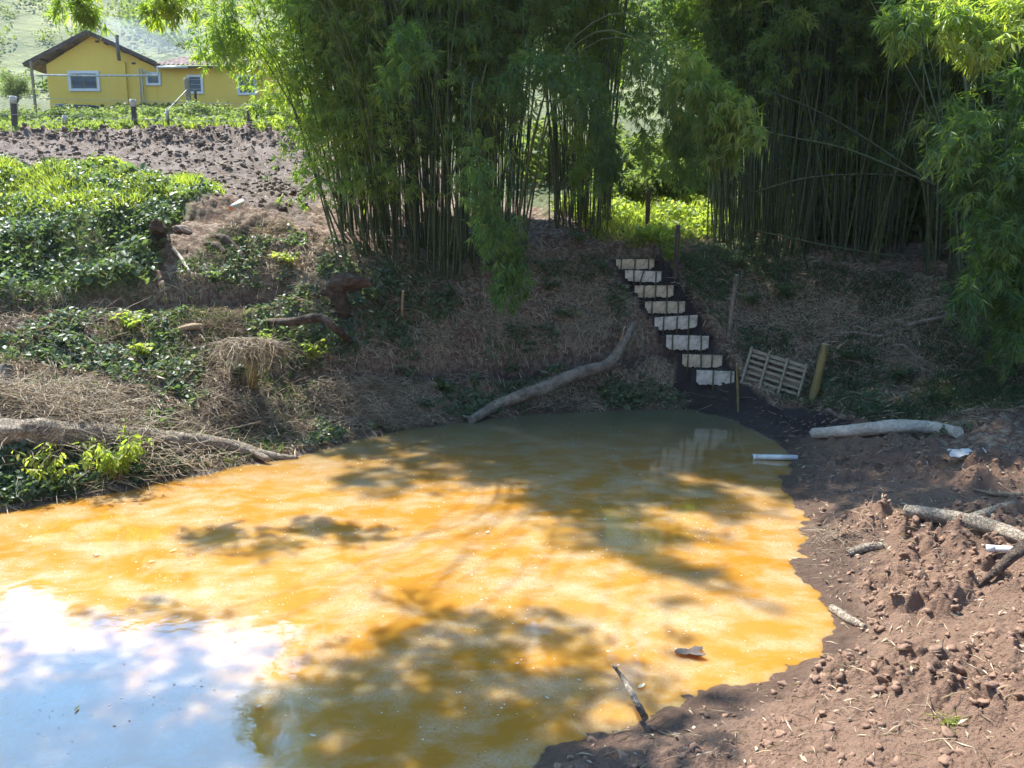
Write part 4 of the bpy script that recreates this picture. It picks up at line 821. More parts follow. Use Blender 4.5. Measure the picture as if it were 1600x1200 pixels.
b = on(1010, 362); post('dark post on the path in the sunny opening above the steps', [b - np.array([0, 0, .1]), (b + P(1014, 300, b[1])) / 2, P(1014, 298, b[1])], .06, M['oldpost'])
b = on(1154, 645); post('thin yellow stake stuck in the mud at the pond corner', [b - np.array([0, 0, .1]), (b + P(1151, 570, b[1])) / 2, P(1151, 569, b[1])], .022, M['post'], name='bamboo_stake')
b = on(957, 584); post('split orange-brown stake crossing the fallen log on the far bank', [b, (b + P(968, 545, b[1] - .1)) / 2, P(976, 511, b[1] - .15)], .025, M['deadwood'] if 'deadwood' in M else M.setdefault('deadwood', simple('orange_dead_wood', (.2, .12, .065), (.42, .29, .17), 8, .8, .4)), name='wooden_stake')
b = on(629, 500); post('short upright yellow stub on the slope below the bamboo', [b - np.array([0, 0, .05]), b + np.array([0, 0, .25]), P(630, 455, b[1])], .03, M['deadwood'], name='wooden_stake')
# ------------------------------------------------------------------ logs, stumps, branches
def A2(px, py, Y): return P(px, py, Y)
w0 = PZ(742, 657, 0.03)
log('fallen_log', 'long crooked grey log sloping down the far bank into the pond', 'log', [PZ(736, 657, .05), on(782, 641, .1), P(845, 608, 14.75), P(905, 583, 15.1), P(950, 568, 15.4), P(975, 535, 15.75), P(991, 505, 16.1)], [.07, .115, .12, .125, .12, .105, .075, .06], M['bark'], .16, 16, 40, stubs=[(.55, (.2, -.5, .6), .14, .05), (.8, (-.6, -.3, .5), .12, .045), (.02, (-.8, .1, .3), .25, .03)], cut=(), seed=4)
g = PZ(1276, 677, .2); log('cut_log', 'pale peeled log lying across the dark mud with its sawn end to the left', 'log', [on(1271, 684, .06), on(1330, 681, .07), on(1400, 677, .08), on(1450, 678, .07), on(1496, 682, .06)], [.085, .095, .1, .1, .085], M['palebark'], .12, 16, 26, cut=('a',), seed=8)
log('forked_log', 'forked grey log with sawn pale end at the right edge of the mud', 'log', [on(1414, 806, .05), on(1470, 815, .05), on(1530, 826, .05), on(1580, 846, .045), on(1650, 885, .05)], [.07, .078, .08, .065, .055], M['bark'], .12, 16, 30, cut=('a',), stubs=[(.42, (.9, .42, .12), .75, .065), (.5, (.3, .2, .9), .1, .03)], seed=12)
log('fallen_branch', 'thin brown branch on the mud behind the forked log', 'branch', [on(1520, 771, .02), on(1560, 777, .03), on(1640, 783, .04)], [.012, .028, .035], M['twig'], .2, 8, 14, cut=(), seed=5)
log('broken_wood', 'mossy broken log chunk propped up at the right edge of the bank', 'log', [on(1528, 918, .0), on(1565, 903, .08), on(1605, 885, .15), on(1650, 872, .18)], [.018, .042, .056, .055], M['darkbark'], .28, 10, 16, cut=(), seed=6)
log('broken_wood', 'short brown log half buried in the mud near the pond edge', 'log', [on(1324, 870, .02), on(1350, 862, .035), on(1380, 856, .02)], [.04, .045, .035], M['bark'], .2, 10, 12, cut=(), seed=7)
log('broken_wood', 'flat muddy root lying at the waterline of the right bank', 'root', [on(1298, 955, .02), on(1325, 972, .02), on(1352, 985, .01)], [.03, .04, .02], M['bark'], .3, 9, 12, cut=(), seed=9)
log('snag', 'splintered grey stick leaning out over the water in the foreground', 'stick', [PZ(1008, 1122, .12), PZ(995, 1098, .24), P(975, 1062, 5.05), P(958, 1040, 5.1)], [.024, .021, .018, .009], M['bark'], .22, 10, 16, cut=(), stubs=[(.9, (-.2, 0, .9), .06, .008)], seed=10)
log('fallen_branch', 'curved root crossing the dim slope right of the posts', 'branch', [on(1310, 521), on(1345, 527, .03), on(1378, 530, .04), on(1410, 516, .05), on(1450, 510, .06), on(1495, 498, .06)], [.035, .05, .05, .055, .05, .04], M['bark'], .2, 10, 26, cut=(), seed=11)
log('fallen_branch', 'lower forked root on the dim slope above the pale log', 'branch', [on(1382, 545, .02), on(1410, 546, .05), on(1428, 560, .05), on(1450, 572, .04), on(1480, 576, .03)], [.02, .03, .03, .02, .012], M['bark'], .2, 8, 20, cut=(), stubs=[(.5, (.3, -.6, -.2), .35, .02)], seed=13)
log('fallen_tree_trunk', 'big old trunk lying along the left bank, covered in dry stems', 'log', [on(-60, 705, .16), on(40, 700, .16), on(150, 698, .15), on(260, 703, .13), on(350, 710, .11), PZ(420, 712, .06), PZ(466, 716, .0)], [.19, .19, .18, .15, .12, .07, .03], M['bark'], .16, 18, 50, cut=(), stubs=[(.75, (.8, -.5, -.12), .5, .06), (.3, (.2, -.2, .8), .3, .04)], seed=14)
log('rotten_stump', 'red-brown rotten stump with an overhanging top on the left slope', 'stump', [on(537, 492, -.05), P(532, 470, 15.05), P(525, 450, 15.1), P(543, 440, 15.0), P(583, 442, 15.1)], [.12, .13, .19, .17, .07], M['darkbark'], .4, 14, 20, cut=(), stubs=[(.45, (-.8, -.1, -.1), .35, .1), (.6, (-.3, -.2, .5), .2, .08)], seed=15)
log('rotten_log', 'grey-brown bent log below the rotten stump on the left slope', 'log', [on(415, 510, .07), P(460, 502, 13.9), P(500, 497, 14.0), P(522, 512, 13.9), on(548, 538, .05)], [.05, .075, .085, .07, .045], M['darkbark'], .2, 12, 24, cut=(), seed=16)
log('rotten_log', 'short sunlit orange log lying by the tangled dry pile', 'log', [on(278, 520, .04), on(300, 518, .08), on(332, 519, .07)], [.05, .06, .055], M['deadwood'], .12, 12, 12, cut=('a',), seed=17)
log('mossy_stump', 'yellow-green stump under a mop of dry creepers on the left bank', 'stump', [on(394, 607, -.05), P(394, 580, 12.75), P(392, 552, 12.8), P(391, 538, 12.8)], [.095, .075, .085, .12], M['moss'], .3, 14, 16, cut=(), seed=18)
log('rotten_stump', 'grass-topped broken stump at the corner of the leafy knoll', 'stump', [on(247, 388, -.05), on(247, 372, .08), P(246, 352, 15.3)], [.15, .16, .11], M['darkbark'], .5, 12, 10, cut=(), seed=19)
log('old_root', 'bare brown root twisting out of the earth right of the leafy knoll', 'root', [on(338, 372, .05), on(352, 382, .1), on(366, 392, .08), on(384, 408, .03)], [.04, .09, .08, .05], M['darkbark'], .3, 10, 16, cut=(), seed=20)
log('old_root', 'second bare root lying just left of the twisting one', 'root', [on(322, 388, .05), on(340, 392, .09), on(352, 400, .04)], [.05, .09, .05], M['darkbark'], .3, 10, 12, cut=(), seed=21)
log('pale_stick', 'whitish stick lying steeply below the leafy knoll', 'stick', [on(270, 393, .06), on(282, 408, .06), on(296, 429, .04)], [.028, .034, .03], M['palebark'], .1, 8, 12, cut=(), seed=22)
log('old_root', 'knotted grey stump end at the left edge above the big trunk', 'stump', [on(6, 625, -.02), on(10, 612, .15), on(14, 606, .3)], [.09, .1, .09], M['bark'], .3, 10, 8, cut=('b',), seed=23)
# rock
def rock(label, c, s, mat, name='stone'):
    m = MB(); import bmesh
    bm = bmesh.new(); bmesh.ops.create_icosphere(bm, subdivisions=4, radius=1)
    for v in bm.verts:
        q = v.co; k = 1 + .18 * math.sin(q.x * 3 + 1) * math.cos(q.y * 4 + c[0]) + .07 * math.sin(q.z * 9 + q.x * 7) + .04 * math.sin(q.y * 17 + q.z * 11); v.co = Vector((q.x * s[0] * k, q.y * s[1] * k, q.z * s[2] * k))
    me = bpy.data.meshes.new(name); bm.to_mesh(me); bm.free()
    for p in me.polygons: p.use_smooth = True
    o = link(name, me, mat); o.location = Vector([float(k) for k in c]); return tag(o, label, 'stone')
o = rock('flat brown stone slab resting on the bank below the grassy knoll edge', on(287, 363, .05), (.2, .12, .08), M['stone']); o.rotation_euler = (.2, R(18), 0)
# pipes
def pipe(label, a, b, r, mouth=None, group=None, mat='pvcdirt', sock=True):
    a, b = np.array(a), np.array(b); t = thing('drain_pipe', label, 'pipe', tuple(a), 0, group); d = unit(b - a); m = MB(); m.tube([a - a, (b - a) * .5, b - a], r, 14); m.build('tube', M[mat], t, True)
    if sock: m = MB(); m.tube([d * 0, d * .07], r * 1.14, 14); m.build('socket', M[mat], t, True)
    m = MB(); m.tube([-d * .004, d * .01], [r * .8, r * .8], 14); m.build('mouth', M[mouth] if mouth else M['black'], t)
pipe('white pipe with an orange mouth sticking out of the cut earth on the left', P(361, 326, 16.6), P(378, 315, 17.3), .062, 'orange', sock=False)
pipe('white pipe floating half out of the water by the right bank', PZ(1176, 714, .03), PZ(1246, 715, .05), .042)
pipe('dirty white pipe lying on the mud at the right edge', on(1540, 862, .03), on(1640, 874, .04), .03)
pipe('white pipe resting beyond the water on the mud by the pale log', PZ(1488, 714, .30), PZ(1500, 711, .30), .012, sock=False) if False else None
m = MB()
def rag(label, c, w, d, mat, name='plastic_scrap', cat_='scrap', h=.05, seed=0):
    r = np.random.default_rng(seed); n = 9; xx, yy = np.meshgrid(np.linspace(-.5, .5, n), np.linspace(-.5, .5, n)); z = (fbm(xx * 4 + seed, yy * 4, seed, 3)) * h + np.abs(xx) * 0
    k = 1 + .25 * np.sin(np.arctan2(yy, xx) * 3 + seed); V = np.stack([xx * w * k, yy * d * k, z], -1).reshape(-1, 3) + np.array(c); V2 = V + np.array([0, 0, .004]); i = np.arange(n - 1)[:, None] * n; j = np.arange(n - 1)[None]
    Fa = np.stack([i + j, i + j + 1, i + j + n + 1, i + j + n], -1).reshape(-1, 4); o = link(name, mesh_np(name, np.concatenate([V, V2]), np.concatenate([Fa[:, ::-1], Fa + n * n]), True), mat)
    c0 = Vector([float(q) for q in c]); o.data.transform(Matrix.Translation(-c0)); o.location = c0; return tag(o, label, cat_)
rag('crumpled dirty white plastic scrap on the mud behind the forked log', on(1508, 718, .02), .42, .3, M['pvcdirt'], h=.14, seed=3)
# ------------------------------------------------------------------ soil clods (countless)
def clods(name, zn, n, smin, smax, mat, bbox, power=3.2, thr=None, seed=0):
    import bmesh
    bm = bmesh.new(); bmesh.ops.create_icosphere(bm, subdivisions=2 if smax < .1 else 2, radius=1); bv = np.array([v.co[:] for v in bm.verts]); bf = np.array([[v.index for v in f.verts] for f in bm.faces]); bm.free()
    r = np.random.default_rng(seed); x = r.uniform(bbox[0], bbox[1], n * 6); y = r.uniform(bbox[2], bbox[3], n * 6); k = zone(zn, x, y) * sstep(-.05, .3, sdpoly(x, y, POND)); rg = sstep(.42, .62, fbm(x * 1.3, y * 1.3, 77, 3)) * (1 if zn == 'mud' else .12 + .88 * sstep(27, 30, y)); near = 1 / (1 + (y / 7) ** 2) if zn == 'mud' else 1
    kk = r.random(n * 6) < k * (.15 + .85 * rg) * near; x, y = x[kk][:n], y[kk][:n]; n = len(x); s = smin + (smax - smin) * r.random(n) ** power; z = zfull(x, y)
    ph = r.uniform(0, 6, (n, 1, 3)); nf = np.sin(bv[None] * 2.3 + ph).prod(-1, keepdims=True) * .9 + np.sin(bv[None] * 5 + ph * 2).sum(-1, keepdims=True) * .08
    D = bv[None] * (1 + nf + .09 * r.normal(size=(n, len(bv), 1))) * s[:, None, None] * r.uniform(.7, 1.2, (n, 1, 3)) * np.array([1, 1, .75]); V = D + np.stack([x, y, z + s * .15], -1)[:, None]
    Fa = (bf[None] + np.arange(n)[:, None, None] * len(bv)).reshape(-1, 3); tag(link(name, mesh_np(name, V.reshape(-1, 3), Fa, False), mat), kind='stuff')
clods('soil_clods', 'mud', 16000, .003, .035, M['clod'], (-1, 8, 3.2, 13), 5.5, seed=5)
clods('ploughed_clods', 'plough', 16000, .01, .10, M['pclod'], (-28, -4, 17, 33), 7, seed=6)

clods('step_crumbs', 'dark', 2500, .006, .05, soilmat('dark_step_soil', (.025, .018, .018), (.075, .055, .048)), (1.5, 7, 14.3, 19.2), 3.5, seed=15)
# ------------------------------------------------------------------ ground cover (countless)
SLOPE = HP([(-200, 480), (120, 478), (260, 460), (300, 400), (400, 350), (520, 380), (650, 405), (830, 395), (950, 400), (1000, 480), (1060, 570), (1080, 640), (1000, 645), (740, 660), (560, 690), (470, 715), (300, 742), (150, 780), (0, 800), (-200, 830)])
RSLOPE = HP([(1060, 440), (1070, 370), (1180, 370), (1300, 420), (1440, 440), (1600, 430), (1600, 640), (1480, 690), (1330, 655), (1240, 630), (1150, 590), (1100, 520)])
KNOLL = HP([(-200, 276), (0, 275), (150, 278), (270, 292), (345, 308), (285, 320), (255, 370), (240, 460), (100, 474), (-200, 476)])
KTOP = HP([(-200, 268), (0, 270), (150, 274), (300, 290), (350, 306), (250, 322), (200, 345), (0, 335), (-200, 335)])
def scatter(poly, n, dens=None, seed=0):
    r = np.random.default_rng(seed); p = np.array([q[:2] for q in poly]); X, Y = [], []; tot = 0
    while tot < n:
        x = r.uniform(p[:, 0].min(), p[:, 0].max(), n); y = r.uniform(p[:, 1].min(), p[:, 1].max(), n); k = sdpoly(x, y, p) < (fbm(x * 2, y * 2, seed + 3) - .5) * .5
        if dens is not None: k &= r.random(n) < dens(x, y)
        k &= sdpoly(x, y, POND) > .02
        k &= ~inst(x, y)
        if TREN is not None: k &= (dline(x, y, TREN[0]) > .22) & (dline(x, y, TREN[1]) > .17) | (r.random(n) < .06)
        X.append(x[k]); Y.append(y[k]); tot += k.sum()
        if len(X) > 60: break
    x = np.concatenate(X)[:n]; y = np.concatenate(Y)[:n]; return x, y, zfull(x, y)
def tang(x, y):
    e = .12; return (zbase(x + e, y) - zbase(x - e, y)) / (2 * e), (zbase(x, y + e) - zbase(x, y - e)) / (2 * e)
def straw(name, poly, n, L0, L1, w, lift=.25, dens=None, seed=0, mat='dryleaf', height=.02, tl=(.0, 1.)):
    x, y, z = scatter(poly, n, dens, seed); n = len(x); r = np.random.default_rng(seed + 1); gx_, gy_ = tang(x, y); a = r.uniform(0, 6.283, n); d = np.stack([np.cos(a), np.sin(a), gx_ * np.cos(a) + gy_ * np.sin(a) + r.normal(size=n) * lift], -1)
    L = r.uniform(L0, L1, n); nr = unit(np.stack([-gx_, -gy_, np.ones(n)], -1) + r.normal(size=(n, 3)) * .5); b = np.stack([x, y, z + r.random(n) * height], -1)
    tag(leafobj(name, [leaf_arrays(b, d, L, w * r.uniform(.6, 1.5, n), nr, .1, tl[0] + (tl[1] - tl[0]) * r.random(n), .5)], M[mat]), kind='stuff')
def leaves(name, poly, n, L0, L1, hmax, mat, dens=None, seed=0, wr=.42, tl=(0, 1)):
    x, y, z = scatter(poly, n, dens, seed); n = len(x); r = np.random.default_rng(seed + 1); h = r.random(n) ** 1.3 * hmax * (.4 + fbm(x * 1.5, y * 1.5, seed + 9)); nr = unit(np.stack([r.normal(size=n) * .8, r.normal(size=n) * .8 - .35, np.ones(n)], -1)); a = r.uniform(0, 6.283, n)
    d = unit(np.cross(nr, np.stack([np.cos(a), np.sin(a), 0 * a], -1))); L = r.uniform(L0, L1, n); tag(leafobj(name, [broad_arrays(np.stack([x, y, z + h], -1), d, L, L * wr, nr, np.clip(tl[0] + (tl[1] - tl[0]) * (fbm(x * 3, y * 3, seed) * .6 + r.random(n) * .4), 0, 1))], M[mat]), kind='stuff')
def blades(name, poly, n, L0, L1, w, mat='grass', dens=None, seed=0, lean=.5):
    x, y, z = scatter(poly, n, dens, seed); n = len(x); r = np.random.default_rng(seed + 1); d = unit(np.stack([r.normal(size=n) * lean, r.normal(size=n) * lean, np.ones(n)], -1)); L = r.uniform(L0, L1, n) * (.6 + .8 * fbm(x * 1.2, y * 1.2, seed + 4))
    tag(leafobj(name, [leaf_arrays(np.stack([x, y, z - .01], -1), d, L, w * r.uniform(.7, 1.4, n), None, .2, None, .4)], M[mat]), kind='stuff')
def patch(s, lo, hi, seed): return lambda x, y: sstep(lo, hi, fbm(x * s, y * s, seed, 3))
leaves('vine_cover', KNOLL, 22000, .03, .12, .34, 'vleaf', lambda x, y: .2 + .8 * sstep(.35, .6, fbm(x * 1.6, y * 1.6, 211, 3)), 21); blades('knoll_stems', KNOLL, 22000, .08, .3, .005, 'vleaf', None, 221, 1.0); straw('knoll_litter', KNOLL, 7000, .08, .3, .005, .4, None, 222, 'dryleaf', .12)
leaves('knoll_docks', KNOLL, 1600, .14, .26, .3, 'vleaf', patch(1.1, .5, .62, 303), 301, .3, (.5, 1)); leaves('knoll_herbs', KTOP, 26000, .04, .09, .24, 'grass', None, 22, .35)
blades('knoll_grass', KTOP, 80000, .12, .34, .010, 'grass', None, 23)
straw('bright_bamboo_litter', SLOPE, 5000, .12, .4, .009, .3, None, 241, 'dryleaf', .06, (.7, 1)); straw('right_bamboo_litter', RSLOPE, 3500, .12, .4, .009, .3, None, 242, 'dryleaf', .06, (.7, 1)); straw('slope_litter', SLOPE, 85000, .04, .24, .005, .22, lambda x, y: .08 + .92 * sstep(.4, .58, fbm(x * 1.3, y * 1.3, 71, 4)), 24, 'dryleaf', .05)
straw('dead_leaf_litter', SLOPE, 26000, .03, .11, .009, .3, None, 25, 'deadleaf', .03)
leaves('slope_weeds', SLOPE, 15000, .04, .11, .16, 'vleaf', patch(1.3, .5, .62, 72), 26)
blades('slope_grass', SLOPE, 12000, .08, .25, .005, 'vleaf', patch(1.0, .5, .64, 73), 27, .8)
straw('right_slope_litter', RSLOPE, 45000, .04, .24, .005, .22, None, 28, 'dryleaf', .05)
straw('right_leaf_litter', RSLOPE, 14000, .03, .11, .009, .3, None, 29, 'deadleaf', .03)
leaves('right_slope_weeds', RSLOPE, 9000, .035, .08, .14, 'vleaf', patch(1.1, .5, .64, 74), 30)
blades('right_slope_grass', RSLOPE, 16000, .1, .3, .005, 'vleaf', patch(.9, .42, .58, 75), 31, .8)
GAP = HP([(930, 300), (1180, 300), (1190, 360), (1070, 380), (1050, 420), (1020, 390), (940, 380), (860, 330)]); leaves('opening_weeds', GAP, 16000, .06, .14, .35, 'grass', patch(.8, .35, .5, 76), 32); blades('opening_grass', GAP, 12000, .15, .4, .008, 'grass', None, 33)
BANKTOP = HP([(-200, 214), (0, 212), (300, 206), (480, 207), (560, 196), (480, 176), (300, 176), (0, 190), (-200, 196)]); blades('bank_grass', BANKTOP, 34000, .2, .55, .014, 'grass', None, 34); leaves('bank_herbs', BANKTOP, 16000, .1, .25, .5, 'hleaf', None, 35)
LB = HP([(-120, 700), (0, 700), (140, 715), (280, 722), (290, 742), (150, 775), (0, 800), (-120, 820)]); leaves('waterside_herbs', LB, 6000, .04, .10, .2, 'vleaf', None, 36)
MUDV = HP([(1290, 650), (1480, 690), (1600, 715), (1600, 1199), (850, 1199), (900, 1165), (1010, 1135), (1120, 1090), (1310, 1035), (1265, 890), (1250, 720), (1160, 640)])
straw('mud_twigs', MUDV, 2200, .03, .2, .0035, .2, None, 37, 'dryleaf', .01); straw('mud_leaves', MUDV, 900, .03, .08, .009, .4, None, 38, 'dryleaf', .01, (.3, 1)); straw('mud_chaff', MUDV, 6000, .008, .04, .0016, .3, None, 39, 'deadleaf', .01)
straw('plough_litter', HP([(0, 268), (150, 276), (300, 292), (480, 345), (530, 300), (500, 216), (0, 216)]), 3500, .05, .3, .01, .2, None, 40, 'dryleaf', .03)
# tangles of dry stems
def brush(name, label, cx, n, sx, h, L, seed, mat='dryleaf', r=.0065, mop=False):
    rr = np.random.default_rng(seed); parts = []
    c = np.array(cx); x = c[0] + rr.normal(size=n) * sx[0]; y = c[1] + rr.normal(size=n) * sx[1]; k = sdpoly(x, y, POND) > .05; x, y = x[k], y[k]; n = len(x)
    g = np.exp(-(((x - c[0]) / sx[0]) ** 2 + ((y - c[1]) / sx[1]) ** 2) / 2); p = np.stack([x, y, zfull(x, y) + rr.random(n) * h * g], -1); a = rr.uniform(0, 6.283, n); d = np.stack([np.cos(a), np.sin(a) * .8, rr.normal(size=n) * .35], -1); l = rr.uniform(.3, 1, n)[:, None] * L / 5; tt = rr.random(n)
    if mop: p[:, 2] = c[2] + rr.random(n) * h * g; d = np.stack([np.cos(a), np.sin(a), -rr.random(n) * 1.2], -1)
    for s in range(5):
        q = p + unit(d) * l; V, Fa = sticks(p, q, r * (1 - .12 * s)); parts.append((V, Fa, np.repeat(tt, 6))); p = q; d = unit(d) + rr.normal(size=(n, 3)) * .28 + np.array([0, 0, -.09])
    return tag(leafobj(name, parts, M[mat]), label, 'brush pile') if label else tag(leafobj(name, parts, M[mat]), kind='stuff')
brush('brush_pile', 'sprawling tangle of dry straw-coloured stems over the big trunk on the left bank', on(110, 660) + np.array([0, 0, .1]), 3600, (1.35, .42), .42, .9, 51)
brush('brush_pile', 'heap of pale dry stems on the shore left of the fallen log', on(560, 635), 2200, (.6, .4), .3, .6, 52)
brush('brush_pile', 'thin tangle of dry roots between the trunk and the straw heap', on(400, 665), 700, (.6, .3), .25, .7, 53)
brush('brush_pile', 'mop of dry creepers piled on the mossy stump', P(390, 535, 12.85), 520, (.26, .14), .1, .85, 54, mop=True)
brush('brush_pile', 'reddish pile of twigs beside the short orange log', on(350, 525), 500, (.4, .25), .2, .6, 55, 'deadleaf')
brush('root_tangle', None, on(1290, 850), 130, (.22, .2), .12, .45, 56, r=.004)
brush('dry_stems', None, on(480, 470), 500, (1.0, .6), .1, .6, 61); brush('dry_stems', None, on(330, 600), 500, (.8, .4), .12, .6, 62); brush('dry_stems', None, on(60, 500), 350, (1.2, .5), .1, 1.0, 57); brush('dry_stems', None, on(700, 540), 260, (1.6, .6), .08, .9, 58); brush('dry_stems', None, on(1380, 560), 300, (1.3, .5), .15, .9, 59); brush('dry_stems', None, on(1200, 1110), 60, (.7, .4), .05, .25, 60, r=.0028)
# leafy plants
def plant(label, c, h, n, L, wr, spread, mat='vleaf', tl=(.2, .9), droop=.3, name='leafy_plant', group=None, stems=6, seed=0):
    r = np.random.default_rng(seed); c = np.array(c, float); t = thing(name, label, 'plant', tuple(c), 0, group); s = MB(); B, Dd, = [], []
    for k in range(stems):
        a = r.uniform(0, 6.283); e = np.array([math.cos(a) * spread * r.uniform(.3, 1), math.sin(a) * spread * r.uniform(.3, 1), h * r.uniform(.55, 1.05)]); pa = smoothpath([(0, 0, -.03), (e[0] * .35, e[1] * .35, e[2] * .65), tuple(e)], 7); s.tube(pa, [.006 - .0006 * i for i in range(8)], 5)
        for q in range(n // stems):
            u = r.uniform(.25, 1) * 7; i = min(int(u), 6); p = pa[i] + (pa[i + 1] - pa[i]) * (u - i); d = unit(np.array([r.normal(), r.normal(), r.normal() * .5 + .2 - droop])); B.append(p + d * .02); Dd.append(d)
    s.build('stem', M['twig'], t); B = np.array(B); Dd = np.array(Dd); m = len(B); nr = unit(r.normal(size=(m, 3)) * .5 + np.array([0, -.2, 1])); ll_ = L * r.uniform(.5, 1.2, m); leafobj('leaves', [broad_arrays(B, Dd, ll_, ll_ * wr, nr, tl[0] + (tl[1] - tl[0]) * r.random(m))], M[mat], t); return t
PL = [('lime-leaved drooping plant hanging over the water in front of the big trunk', (185, 755), .7, 460, .12, .2, .62, 'grass', 1.1), ('smaller lime drooping plant at the left shore nearest the corner', (75, 772), .6, 230, .11, .2, .42, 'grass', 1.1),
      ('bluish broad-leaved plant on the shore right of the straw heap', (700, 618), .3, 130, .12, .38, .35, 'vleaf', .2), ('fern-like plant low on the shore below the broad-leaved one', (672, 640), .25, 110, .1, .2, .35, 'vleaf', .4),
      ('dark leafy plant under the fallen log by the water', (965, 632), .26, 150, .09, .42, .5, 'vleaf', .2), ('dark leafy plant on the bank between fallen log and steps', (1005, 628), .2, 90, .08, .42, .35, 'vleaf', .2),
      ('bright green plant growing beside the mossy stump', (425, 560), .5, 160, .11, .4, .3, 'grass', .5), ('broad-leaved plant at the foot of the mossy stump', (372, 590), .3, 80, .12, .4, .25, 'vleaf', .8),
      ('bright plant with fresh leaves between stump and bent log', (492, 570), .38, 120, .1, .38, .28, 'grass', .3), ('sunlit weedy plant in front of the trench on the left', (200, 520), .35, 150, .1, .4, .5, 'grass', .2),
      ('pale sunlit weed left of the short orange log', (225, 560), .3, 110, .09, .38, .35, 'grass', .2), ('green plant climbing the right side of the rotten stump', (585, 480), .4, 150, .09, .4, .3, 'vleaf', .2),
      ('ragged weeds draped over the broken stump at the knoll corner', (246, 366), .4, 150, .08, .4, .28, 'vleaf', .8), ('sunlit low plant above the rotten stump', (450, 415), .25, 160, .08, .4, .55, 'grass', .2), ('nettle-like plant above the fallen log', (800, 590), .22, 80, .08, .4, .3, 'vleaf', .3),
      ('plant with four big smooth leaves at the right edge in front of the bamboo', (1588, 575), .5, 14, .2, .3, .2, 'vleaf', .3), ('shaded fern tuft on the slope below the slim lichen-spotted post', (1170, 480), .35, 170, .1, .2, .5, 'vleaf', .3),
      ('leafy plant in the shade behind the yellow-green post', (1330, 570), .35, 170, .09, .4, .6, 'vleaf', .3), ('weed on the dark bank left of the top step', (905, 385), .45, 140, .1, .35, .5, 'vleaf', .3),
      ('drooping seedling standing over the top step panel', (988, 410), .55, 26, .14, .13, .12, 'vleaf', .7), ('bushy plant at the head of the right slope beside the fine bamboo', (1150, 425), .5, 240, .1, .25, .5, 'vleaf', .3)]
for i, (lb, (px, py), h, n, L, wr, sp_, mt, dr) in enumerate(PL): plant(lb, on(px, py), h, n, L, wr, sp_, mt, (.2, .95), dr, seed=i + 90, stems=max(4, n // 16))
plant('small yellow-green conifer sprig lying on the mud in the foreground', on(1480, 1136, .02), .04, 120, .03, .12, .16, 'grass', (.4, 1), .1, 'green_sprig', None, 8, 150)
for i, (px, py, h_, n_l, lb) in enumerate([(700, 470, .3, 90, 'weed among the litter below the hanging bamboo spray'), (860, 455, .28, 90, 'weed on the brown slope left of the fourth step panel from the top'), (880, 500, .25, 80, 'low weed on the brown slope above the end of the fallen log'), (640, 590, .25, 90, 'shaded weed just above the straw heap on the shore'), (1230, 470, .35, 120, 'dark weed right of the slim lichen-spotted post'), (1400, 600, .35, 120, 'weed on the dim slope right of the yellow-green post'), (540, 540, .28, 100, 'weed growing below the bent grey-brown log'), (100, 545, .3, 120, 'weed above the dry tangle on the left bank'), (330, 445, .3, 100, 'weed under the bare roots right of the knoll')]):
    plant(lb, on(px, py), h_, n_l, .09, .4, .38, 'vleaf', (.2, .95), .3, seed=i + 300, stems=8)
# ------------------------------------------------------------------ things on the water
fl = [(762, 832, .07, 'pale oblong leaf floating in the middle of the pond'), (120, 1108, .06, 'brown willow-shaped leaf floating on the sky reflection at lower left'), (405, 1104, .05, 'crumpled beige leaf floating at lower centre-left'), (489, 1150, .055, 'upright pale leaf floating nearest the bottom edge'),
      (270, 861, .09, 'yellow leaf floating on the left side of the pond'), (236, 878, .07, 'small orange leaf floating below the yellow one'), (150, 868, .08, 'dark olive leaf floating on the far left'), (1002, 1073, .085, 'long curled pale leaf beside the splintered stick'), (905, 1063, .045, 'slim green-white leaf left of the splintered stick'),
      (855, 1091, .045, 'tiny pale leaf in the amber water below centre'), (808, 1037, .04, 'small curled pink-white leaf in the amber water'), (945, 812, .06, 'thin pale leaf floating right of the pond centre'), (940, 838, .05, 'white fleck of leaf floating below the thin pale one'), (1243, 873, .07, 'straw-coloured leaf floating near the right root tangle'), (1100, 1085, .05, 'curled beige leaf at the edge of the foreground mud')]
for i, (px, py, L, lb) in enumerate(fl):
    c = PZ(px, py, .006); a = random.uniform(0, 3.14); n = 9; m = MB(); r = random.Random(i); wd = L * r.uniform(.14, .3)
    for k in range(n + 1):
        u = k / n; w_ = wd * math.sin(math.pi * min(1, u * 1.02)) ** .8 + .0006; zc_ = .5 * L * (u - .5) ** 2
        for s in (-1, 0, 1): m.v.append((L * (u - .5), s * w_, zc_ + abs(s) * w_ * .5 + .001))
    for k in range(n):
        for s in (0, 1): m.f.append((3 * k + s, 3 * k + 3 + s, 3 * k + 4 + s, 3 * k + 1 + s))
    mt = M.setdefault('fl%d' % (i % 3), simple(['pale_leaf', 'yellow_leaf', 'brown_leaf'][i % 3], [(.4, .36, .24), (.5, .36, .05), (.16, .1, .05)][i % 3], [(.66, .6, .45), (.7, .55, .1), (.3, .2, .1)][i % 3], 30, .5, 0))
    k_ = 1 if i in (4, 5) else (2 if i in (1, 6) else 0); mt = M.setdefault('fl%d' % k_, mt) if 'fl%d' % k_ in M else mt
    o = m.build('floating_leaf', mt, None, True); o.location = Vector([float(q) for q in c]); o.rotation_euler = (0, 0, a); tag(o, lb, 'leaf', 'leaves floating on the pond')
rag('dark soggy clump of debris floating near the foreground bank', PZ(1078, 1022, .004), .2, .13, M['oldpost'], 'floating_debris', 'debris', .045, 5)
